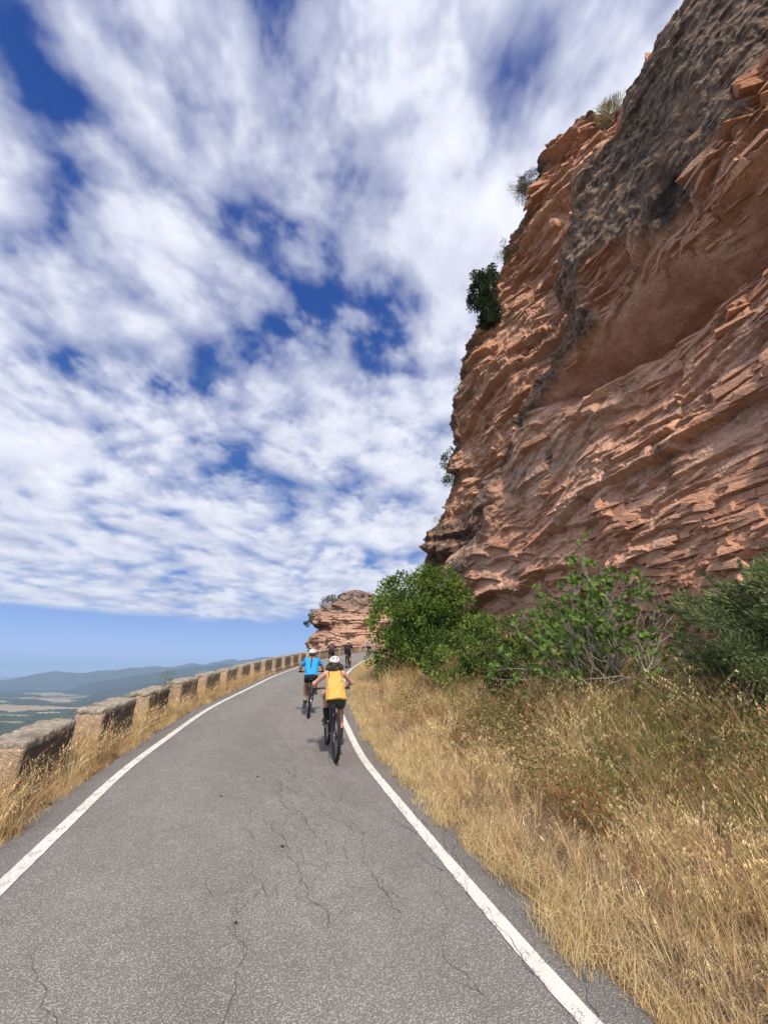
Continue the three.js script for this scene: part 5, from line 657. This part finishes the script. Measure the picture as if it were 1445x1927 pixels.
function makeRider(o) {
  const g = group('person'), f = o.fine ? 1 : 1.7, lean = o.lean, hip = V(0, 0.925, -0.20), ax = V(0, Math.cos(lean), -Math.sin(lean)), bk = V(0, Math.sin(lean), Math.cos(lean)), T = o.torso;
  const on = (x, l, b = 0) => hip.clone().addScaledVector(ax, l).addScaledVector(bk, b).add(V(x, 0, 0)), w = o.build;
  const sh = [-1, 1].map((s) => on(s * 0.165 * w, T)), neck = on(0, T + 0.05), head = neck.clone().add(V(0, 0.135, -0.055));
  const hand = [-1, 1].map((s) => V(s * 0.285, 1.012, -0.785)), elb = [0, 1].map((i) => bend(sh[i], hand[i], o.arm, o.arm * 0.94, V((i ? 1 : -1) * 1.0, -0.55, 0.15)));
  const foot = [-1, 1].map((s) => pedalAt(o.crank, s)), ank = foot.map((p) => p.clone().add(V(-Math.sign(p.x) * 0.02, 0.105, 0.05))), hj = [-1, 1].map((s) => V(s * 0.088 * w, 0.90, -0.21)), knee = [0, 1].map((i) => bend(hj[i], ank[i], 0.385, 0.385, V((i ? 1 : -1) * 0.14, 0.25, -1)));
  const S = o.skin, parts = [];
  // torso, neck
  parts.push(cap(on(-0.05, 0.0), on(0.05, 0.0), 0.105 * w, 0.105 * w), cap(on(-0.045, 0.02), on(-0.075 * w, T - 0.12), 0.085 * w, 0.09 * w), cap(on(0.045, 0.02), on(0.075 * w, T - 0.12), 0.085 * w, 0.09 * w), cap(sh[0].clone().lerp(neck, 0.25), sh[1].clone().lerp(neck, 0.25), 0.052, 0.052), cap(neck.clone().addScaledVector(ax, -0.06), head.clone().add(V(0, -0.05, 0.02)), 0.053, 0.048));
  for (const i of [0, 1]) { parts.push(cap(sh[i], elb[i], 0.048 * w, 0.036), cap(elb[i], hand[i].clone().add(V(0, 0.01, 0.05)), 0.036, 0.024), cap(hj[i], knee[i], 0.078 * w, 0.052), cap(knee[i], ank[i], 0.050, 0.034), cap(knee[i].clone().lerp(ank[i], 0.12).add(V(0, 0, 0.018)), knee[i].clone().lerp(ank[i], 0.55), 0.046, 0.034), cap(ank[i], foot[i].clone().add(V(0, 0.04, -0.06)), 0.034, 0.028)); }
  const body = blend(parts, 0.035);
  const tone = (x, y, z) => { const k = 1 + 0.10 * noise(x * 9, y * 9, z * 9); return [S[0] * k, S[1] * k, S[2] * k]; };
  const geos = [surfaceNet(body, V(-0.52, 0.02, -1.15), V(0.52, 1.65, 0.15), 0.013 * f, tone)];
  // head with face, its own fine grid
  const hc = head, hp = [ell(hc, 0.075, 0.10, 0.092), ell(hc.clone().add(V(0, -0.055, -0.03)), 0.056, 0.058, 0.062), cap(hc.clone().add(V(0, 0.0, -0.088)), hc.clone().add(V(0, -0.038, -0.106)), 0.011, 0.015), cap(hc.clone().add(V(-0.02, -0.066, -0.083)), hc.clone().add(V(0.02, -0.066, -0.083)), 0.010, 0.010), cap(hc.clone().add(V(0, -0.10, -0.068)), hc.clone().add(V(0, -0.098, -0.074)), 0.02, 0.018), cap(hc.clone().add(V(-0.045, 0.022, -0.078)), hc.clone().add(V(0.045, 0.022, -0.078)), 0.012, 0.012)];
  for (const s of [-1, 1]) hp.push(ell(hc.clone().add(V(s * 0.078, -0.012, 0.008)), 0.012, 0.032, 0.020));
  const eyes = [-1, 1].map((s) => hc.clone().add(V(s * 0.031, 0.0, -0.081))); for (const e of eyes) hp.push(cap(e, e.clone().add(V(0, 0, 0.01)), 0.013, 0.013));
  geos.push(surfaceNet(blend(hp, 0.014), hc.clone().add(V(-0.11, -0.14, -0.15)), hc.clone().add(V(0.11, 0.13, 0.12)), 0.0045 * f, (x, y, z) => { for (const e of eyes) { const d = Math.hypot(x - e.x, y - e.y, (z - e.z) * 0.3); if (d < 0.006) return [0.03, 0.02, 0.015]; if (d < 0.0105) return [0.7, 0.68, 0.65]; } if (Math.abs(y - hc.y + 0.066) < 0.008 && Math.abs(x) < 0.026 && z < hc.z - 0.08) return [S[0] * 0.75, S[1] * 0.5, S[2] * 0.5]; return tone(x, y, z); }));
  // hands: palm, four fingers curled round the grip, thumb underneath
  for (const i of [0, 1]) {
    const s = i ? 1 : -1, gp = V(s * 0.285, 0.9866, -0.802), wr = hand[i].clone().add(V(0, 0.012, 0.045)), L = [cap(wr, gp.clone().add(V(s * 0.012, 0.026, 0.012)), 0.022, 0.019), cap(gp.clone().add(V(-0.028, 0.026, 0.008)), gp.clone().add(V(0.030, 0.025, 0.008)), 0.014, 0.013)];
    const len = [0.9, 1.05, 1.0, 0.8];
    for (let k = 0; k < 4; k++) { const x = (k - 1.5) * 0.0195 * s, l = len[k], a = gp.clone().add(V(x, 0.028, -0.004)), b = gp.clone().add(V(x, 0.022, -0.028 * l)), c = gp.clone().add(V(x, -0.006 - 0.008 * l, -0.030 * l)), d = gp.clone().add(V(x, -0.028 * l, -0.008)); L.push(cap(a, b, 0.0095, 0.0088), cap(b, c, 0.0088, 0.008), cap(c, d, 0.008, 0.007)); }
    L.push(cap(gp.clone().add(V(-s * 0.03, 0.018, 0.012)), gp.clone().add(V(-s * 0.048, -0.006, -0.006)), 0.011, 0.0095), cap(gp.clone().add(V(-s * 0.048, -0.006, -0.006)), gp.clone().add(V(-s * 0.040, -0.026, -0.018)), 0.0095, 0.008));
    geos.push(surfaceNet(blend(L, 0.006), gp.clone().add(V(-0.09, -0.06, -0.06)), gp.clone().add(V(0.09, 0.08, 0.09)), 0.004 * f, tone));
  }
  mesh('body', mergeGeometries(geos), skinMat, g);
  // clothes follow the same joints
  const hem = o.hem ?? -0.02, up = (p) => (p.x * ax.x + (p.y - hip.y) * ax.y + (p.z - hip.z) * ax.z);
  const wob = (x, y, z) => 0.006 * noise(x * 11, y * 9, z * 9) + 0.003 * noise(x * 26, y * 20, z * 20);
  const tp = [cap(on(-0.05, hem), on(-0.082 * w * (o.sleeve ? 1 : 0.72), T - 0.10), o.flare * w, 0.104 * w), cap(on(0.05, hem), on(0.082 * w * (o.sleeve ? 1 : 0.72), T - 0.10), o.flare * w, 0.104 * w), cap(on(0, hem), on(0, T - 0.1), o.flare * w * 0.98, 0.1 * w), cap(sh[0].clone().lerp(neck, o.sleeve ? 0.1 : 0.55), sh[1].clone().lerp(neck, o.sleeve ? 0.1 : 0.55), o.sleeve ? 0.062 : 0.056, o.sleeve ? 0.062 : 0.056)];
  if (o.sleeve) for (const i of [0, 1]) tp.push(cap(sh[i].clone().lerp(neck, 0.1), sh[i].clone().lerp(elb[i], o.sleeve), 0.064, 0.060, true));
  const top = blend(tp, 0.04), nk = neck.clone().addScaledVector(ax, 0.0);
  const topF = (x, y, z) => { const l = (y - hip.y) * ax.y + (z - hip.z) * ax.z, bz = (y - hip.y) * bk.y + (z - hip.z) * bk.z, hm = hem + 0.012 * noise(x * 7, 3, z * 4) - 0.035 * sstep(0.0, 0.12, bz) * (o.tail || 0); return Math.max(top(x, y, z) + wob(x, y, z), hm - l, 0.052 - Math.hypot(x - nk.x, (y - nk.y) * 0.8, z - nk.z)); };
  mesh(o.topName, surfaceNet(topF, V(-0.45, 0.72, -0.85), V(0.45, 1.55, 0.15), 0.0098 * f), o.top, g);
  if (o.straps) for (const q of [-1, 1]) { const m = sh[q > 0 ? 1 : 0].clone().lerp(neck, 0.30), s2 = new THREE.TubeGeometry(new THREE.CatmullRomCurve3([m.clone().addScaledVector(ax, -0.13).addScaledVector(bk, 0.095), m.clone().addScaledVector(ax, -0.05).addScaledVector(bk, 0.075), m.clone().addScaledVector(ax, 0.052).addScaledVector(bk, 0.01), m.clone().addScaledVector(ax, 0.0).addScaledVector(bk, -0.055)]), 14, 0.0065, 6); mesh('strap', s2, darkPlastic, g); }
  const shp = [cap(on(-0.05, -0.01), on(0.05, -0.01), 0.118 * w, 0.118 * w), cap(on(-0.045, 0), on(-0.045, 0.08), 0.11 * w, 0.1 * w), cap(on(0.045, 0), on(0.045, 0.08), 0.11 * w, 0.1 * w)]; for (const i of [0, 1]) shp.push(cap(hj[i], hj[i].clone().lerp(knee[i], o.shortLen), 0.098 * w, 0.086 * w, true));
  const shF = blend(shp, 0.03); mesh('shorts', surfaceNet((x, y, z) => shF(x, y, z) + wob(x, y, z) * 0.6, V(-0.32, 0.55, -0.75), V(0.32, 1.15, 0.12), 0.0095 * f), o.shorts, g);
  for (const i of [0, 1]) {
    const ft = foot[i], toe = ft.clone().add(V(0, 0.032, -0.115)), heel = ft.clone().add(V(0, 0.038, 0.085)), shoe = blend([cap(heel, toe, 0.036, 0.034), cap(heel.clone().add(V(0, 0.03, -0.01)), ft.clone().add(V(0, 0.05, -0.04)), 0.036, 0.034)], 0.02);
    mesh('shoe', surfaceNet((x, y, z) => Math.max(shoe(x, y, z), ft.y + 0.012 - y), ft.clone().add(V(-0.08, -0.03, -0.2)), ft.clone().add(V(0.08, 0.15, 0.17)), 0.008 * f), o.shoe, g);
    const sole = new RoundedBoxGeometry(0.075, 0.018, 0.245, 2, 0.008); const sm = mesh('shoe_sole', sole, std(0.10, 0.10, 0.10, 0.8), g); sm.position.copy(ft).add(V(0, 0.017, -0.016));
    mesh('sock', tube(ank[i].clone().lerp(knee[i], -0.14), ank[i].clone().lerp(knee[i], o.sock), 0.041, 0.041 + 0.034 * o.sock, 16), o.sockMat, g);
  }
  // helmet: a shell with vents over a dark liner
  const hr = [0.098, 0.088, 0.122], cc = head.clone().add(V(0, 0.035, 0.002)), tilt = 0.22, ct = Math.cos(tilt), sn = Math.sin(tilt);
  const local = (x, y, z) => { const a = y - cc.y, b = z - cc.z; return [x - cc.x, a * ct - b * sn, a * sn + b * ct]; };
  const vents = []; for (const [th, ph, sz, el] of [[-0.62, 0.75, 0.019, 1.6], [0.62, 0.75, 0.019, 1.6], [0, 0.95, 0.014, 1.9], [-1.15, 0.45, 0.016, 1.5], [1.15, 0.45, 0.016, 1.5], [-0.40, 0.28, 0.015, 1.4], [0.40, 0.28, 0.015, 1.4], [-2.1, 0.6, 0.017, 1.6], [2.1, 0.6, 0.017, 1.6], [-2.7, 0.55, 0.017, 1.6], [2.7, 0.55, 0.017, 1.6], [-0.9, 1.12, 0.013, 1.6], [0.9, 1.12, 0.013, 1.6]]) vents.push([Math.sin(th) * Math.cos(ph) * hr[0], Math.sin(ph) * hr[1], Math.cos(th) * Math.cos(ph) * hr[2], sz * 1.12, el]);
  const shell = (x, y, z) => { const [a, b, c] = local(x, y, z), k = Math.sqrt((a / hr[0]) ** 2 + (b / hr[1]) ** 2 + (c / hr[2]) ** 2), d0 = (k - 1) * 0.09, rim = -0.012 - 0.035 * sstep(0.0, 0.11, c) - b; let d = Math.max(d0, -d0 - 0.016, rim); for (const [vx, vy, vz, r, el] of vents) { const q = Math.hypot((a - vx), (b - vy) / 1.0, (c - vz) / el) - r; d = Math.max(d, -q); } return d; };
  const lo = cc.clone().add(V(-0.12, -0.09, -0.15)), hi = cc.clone().add(V(0.12, 0.12, 0.16)), hm = mesh('helmet', surfaceNet(shell, lo, hi, 0.0054 * f), o.helmet, g);
  mesh('helmet_liner', surfaceNet((x, y, z) => { const [a, b, c] = local(x, y, z), k = Math.sqrt((a / (hr[0] - 0.010)) ** 2 + (b / (hr[1] - 0.010)) ** 2 + (c / (hr[2] - 0.010)) ** 2); return Math.max((k - 1) * 0.08, -0.004 - 0.03 * sstep(0, 0.11, c) - b); }, lo, hi, 0.008 * f), darkPlastic, hm);
  // hair
  const hb = head.clone();
  if (o.hair === 'curls') {
    const r = rng(o.seed), L = [ell(hb.clone().add(V(0, -0.015, 0.03)), 0.092, 0.09, 0.082), ell(hb.clone().add(V(0, -0.10, 0.06)), 0.125, 0.088, 0.07), ell(hb.clone().add(V(-0.085, -0.09, 0.04)), 0.065, 0.085, 0.065), ell(hb.clone().add(V(0.095, -0.10, 0.04)), 0.07, 0.092, 0.065)]; const F = blend(L, 0.02);
    mesh('hair', surfaceNet((x, y, z) => F(x, y, z) + 0.020 * noise(x * 34, y * 30, z * 34) + 0.008 * noise(x * 80, y * 70, z * 80), hb.clone().add(V(-0.21, -0.25, -0.1)), hb.clone().add(V(0.21, 0.1, 0.18)), 0.006), o.hairMat, g);
    const cu = []; for (let i = 0; i < 100; i++) { const a = (r() - 0.5) * 3.4, p = hb.clone().add(V(Math.sin(a) * 0.13, -0.05 - 0.06 * r(), 0.045 + Math.cos(a) * 0.05)), pts = []; for (let k = 0; k < 8; k++) pts.push(p.clone().add(V(Math.sin(a) * 0.006 * k + 0.012 * Math.sin(k * 1.7 + i), -0.013 * k, 0.004 * k + 0.012 * Math.cos(k * 1.7 + i)))); cu.push(new THREE.TubeGeometry(new THREE.CatmullRomCurve3(pts), 14, 0.0045, 5)); } mesh('curls', merged(cu), o.hairMat, g);
  } else {
    const L = [ell(hb.clone().add(V(0, -0.005, 0.012)), 0.081, 0.096, 0.09)]; const F = blend(L, 0.02); mesh('hair', surfaceNet((x, y, z) => Math.max(F(x, y, z), -(z - hb.z + 0.03), hb.y - 0.085 - y), hb.clone().add(V(-0.12, -0.14, -0.12)), hb.clone().add(V(0.12, 0.12, 0.14)), 0.008 * f), o.hairMat, g);
    if (o.hair === 'braid') { const L2 = [], a = hb.clone().add(V(0, -0.07, 0.075)), b = on(-0.02, T - 0.24, 0.128); for (let k = 0; k < 11; k++) { const t = k / 10, p = a.clone().lerp(b, t).add(V((k % 2 ? 0.004 : -0.004), 0, 0.018 * Math.sin(t * PI))); L2.push(ell(p, mix(0.026, 0.013, t), 0.024, 0.018)); } mesh('braid', surfaceNet(blend(L2, 0.006), a.clone().min(b).add(V(-0.06, -0.05, -0.06)), a.clone().max(b).add(V(0.06, 0.05, 0.08)), 0.006 * f), o.hairMat, g); }
  }
  return { g, on, T, ax, bk, w };
}
function backpack(R, mA, mB, label) {                         // worn on the back, with two shoulder straps
  const { on, T, w } = R, k = group('backpack'), F = blend([cap(on(-0.06, T - 0.36, 0.165), on(-0.055, T - 0.05, 0.15), 0.072, 0.058), cap(on(0.06, T - 0.36, 0.165), on(0.055, T - 0.05, 0.15), 0.072, 0.058)], 0.03);
  mesh('pack_body', surfaceNet(F, V(-0.2, 0.8, -0.7), V(0.2, 1.5, 0.3), 0.014), mA, k);
  const st = []; for (const s of [-1, 1]) st.push(new THREE.TubeGeometry(new THREE.CatmullRomCurve3([on(s * 0.085, T - 0.08, 0.13), on(s * 0.11, T + 0.07, 0.05), on(s * 0.12, T - 0.02, -0.10), on(s * 0.15, T - 0.2, -0.10), on(s * 0.14, T - 0.3, 0.06)]), 20, 0.017, 6)); mesh('shoulder_strap', merged(st), mB, k);
  const pn = []; for (const s of [-1, 1]) pn.push(tube(on(s * 0.06, T - 0.34, 0.238), on(s * 0.05, T - 0.06, 0.208), 0.016, 0.012, 6)); mesh('stripe', merged(pn), mB, k); mesh('pocket', surfaceNet(cap(on(-0.03, T - 0.30, 0.22), on(0.03, T - 0.30, 0.22), 0.05, 0.05), V(-0.15, 0.8, -0.6), V(0.15, 1.4, 0.35), 0.012), mA, k);
  tag(k, label, 'backpack'); return k;
}
{
  const white = std(0.80, 0.81, 0.83, 0.3), whiteB = std(0.72, 0.72, 0.72, 0.4), hairD = std(0.022, 0.016, 0.013, 0.55), hairB = std(0.055, 0.030, 0.020, 0.6), skinA = [0.60, 0.31, 0.215], skinB = [0.50, 0.245, 0.165];
  const lift = 0.008;
  const ride = (o, x, F, toX, toF, roll = 0) => { const y0 = road.near(x, -F).y + lift, y1 = road.near(toX, -toF).y + lift, d = Math.hypot(toX - x, toF - F); o.position.set(x, y0, -F); o.rotation.order = 'YXZ'; o.rotation.y = -Math.atan2(toX - x, toF - F); o.rotation.x = Math.atan2(y1 - y0, d); o.rotation.z = roll; o.scale.setScalar(0.95); };
  const bike0 = makeBike([0.035, 0.02, 0.04], 'dark purple black mountain bike under the rider in the yellow top');
  const others = ['black mountain bike under the rider in the bright blue shirt', 'mountain bike under the rider with the red striped backpack', 'mountain bike under the rider dressed in black', 'farthest mountain bike, under the grey topped rider at the bend'].map((l) => { const c = bike0.clone(); c.name = numbered('mountain_bike'); scene.add(c); c.userData = { ...bike0.userData, label: l }; return c; });
  const bikes = [bike0, ...others], crank = [0.35, 2.75, 1.3, 0.4, 1.9]; bikes.forEach((b, i) => { b.children.find((c) => c.name === 'crank').rotation.x = crank[i]; if (i) b.children.find((c) => c.name === 'frame').material = std(...[[0.03, 0.03, 0.035], [0.10, 0.02, 0.02], [0.025, 0.025, 0.03], [0.05, 0.05, 0.06]][i - 1], 0.4); });
  bikes.forEach((b, i) => b.children.find((c) => c.name === 'crank').children.forEach((c) => { if (c.name === 'pedal') c.rotation.x = -crank[i]; }));
  const base = { fine: true, lean: 0.66, torso: 0.43, build: 0.97, arm: 0.262, sleeve: 0, flare: 0.125, shortLen: 0.5, sock: 0.36, helmet: white, hairMat: hairD, shoe: cloth(0.045, 0.045, 0.05), sockMat: cloth(0.02, 0.02, 0.022), shorts: cloth(0.055, 0.07, 0.06) };
  const R0 = makeRider({ ...base, skin: skinA, crank: crank[0], hair: 'curls', seed: 4, topName: 'tank_top', top: cloth(0.66, 0.40, 0.10), flare: 0.142, hem: -0.075, tail: 1, straps: true });
  tag(R0.g, 'rider in a yellow sleeveless top with dark curls and white helmet', 'person', 'cyclists riding up the road');
  const R1 = makeRider({ ...base, skin: skinB, crank: crank[1], hair: 'braid', hairMat: hairB, topName: 't_shirt', top: cloth(0.025, 0.34, 0.86), sleeve: 0.62, hem: -0.01, lean: 0.55, torso: 0.42, shorts: cloth(0.014, 0.014, 0.017), shortLen: 0.36, sock: 0.16, build: 0.93 });
  tag(R1.g, 'rider in a bright blue t-shirt with a long braid and white helmet', 'person', 'cyclists riding up the road');
  const R2 = makeRider({ ...base, fine: false, skin: skinB, crank: crank[2], hair: 'short', topName: 't_shirt', top: cloth(0.06, 0.022, 0.03), sleeve: 0.6, shorts: cloth(0.02, 0.02, 0.025), helmet: whiteB, lean: 0.7, build: 1.05 });
  tag(R2.g, 'distant rider in a dark maroon shirt partly hidden behind the yellow topped rider', 'person', 'cyclists riding up the road');
  const R3 = makeRider({ ...base, fine: false, skin: skinB, crank: crank[3], hair: 'short', topName: 't_shirt', top: cloth(0.016, 0.016, 0.02), sleeve: 0.6, shorts: cloth(0.012, 0.012, 0.015), helmet: white, lean: 0.5, build: 1.08 });
  tag(R3.g, 'distant rider all in black in the middle of the road', 'person', 'cyclists riding up the road');
  const R4 = makeRider({ ...base, fine: false, skin: skinB, crank: crank[4], hair: 'short', topName: 't_shirt', top: cloth(0.22, 0.21, 0.22), sleeve: 0.6, shorts: cloth(0.02, 0.02, 0.022), helmet: whiteB, lean: 0.5, build: 1.02 });
  tag(R4.g, 'farthest rider in a grey top at the bend beside the leafy tree', 'person', 'cyclists riding up the road');
  const B2 = backpack(R2, cloth(0.06, 0.045, 0.055), cloth(0.62, 0.09, 0.06), 'dark backpack with red stripes on the maroon shirted rider'), B3 = backpack(R3, cloth(0.014, 0.014, 0.016), darkPlastic, 'small black backpack on the rider dressed in black');
  { const pr = mesh('shirt_print', merged([-1, 1].map((s) => { const q = new RoundedBoxGeometry(0.075, 0.05, 0.012, 2, 0.004); q.rotateX(-0.5); const c = R3.on(s * 0.07, R3.T - 0.02, 0.118); q.translate(c.x, c.y, c.z); return q; })), std(0.7, 0.7, 0.7, 0.8), R3.g); }
  const place = [[-0.74, 6.98, -1.02, 8.02, 0.02], [-1.76, 10.34, -1.93, 11.4, 0.01], [-3.12, 24.7, -3.2, 25.8, 0], [-2.17, 24.66, -2.08, 25.7, 0], [-1.32, 34.7, -1.06, 35.8, 0]];
  [R0, R1, R2, R3, R4].forEach((R, i) => { ride(R.g, ...place[i]); ride(bikes[i], ...place[i]); }); ride(B2, ...place[2]); ride(B3, ...place[3]);
}

renderer.render(scene, camera);
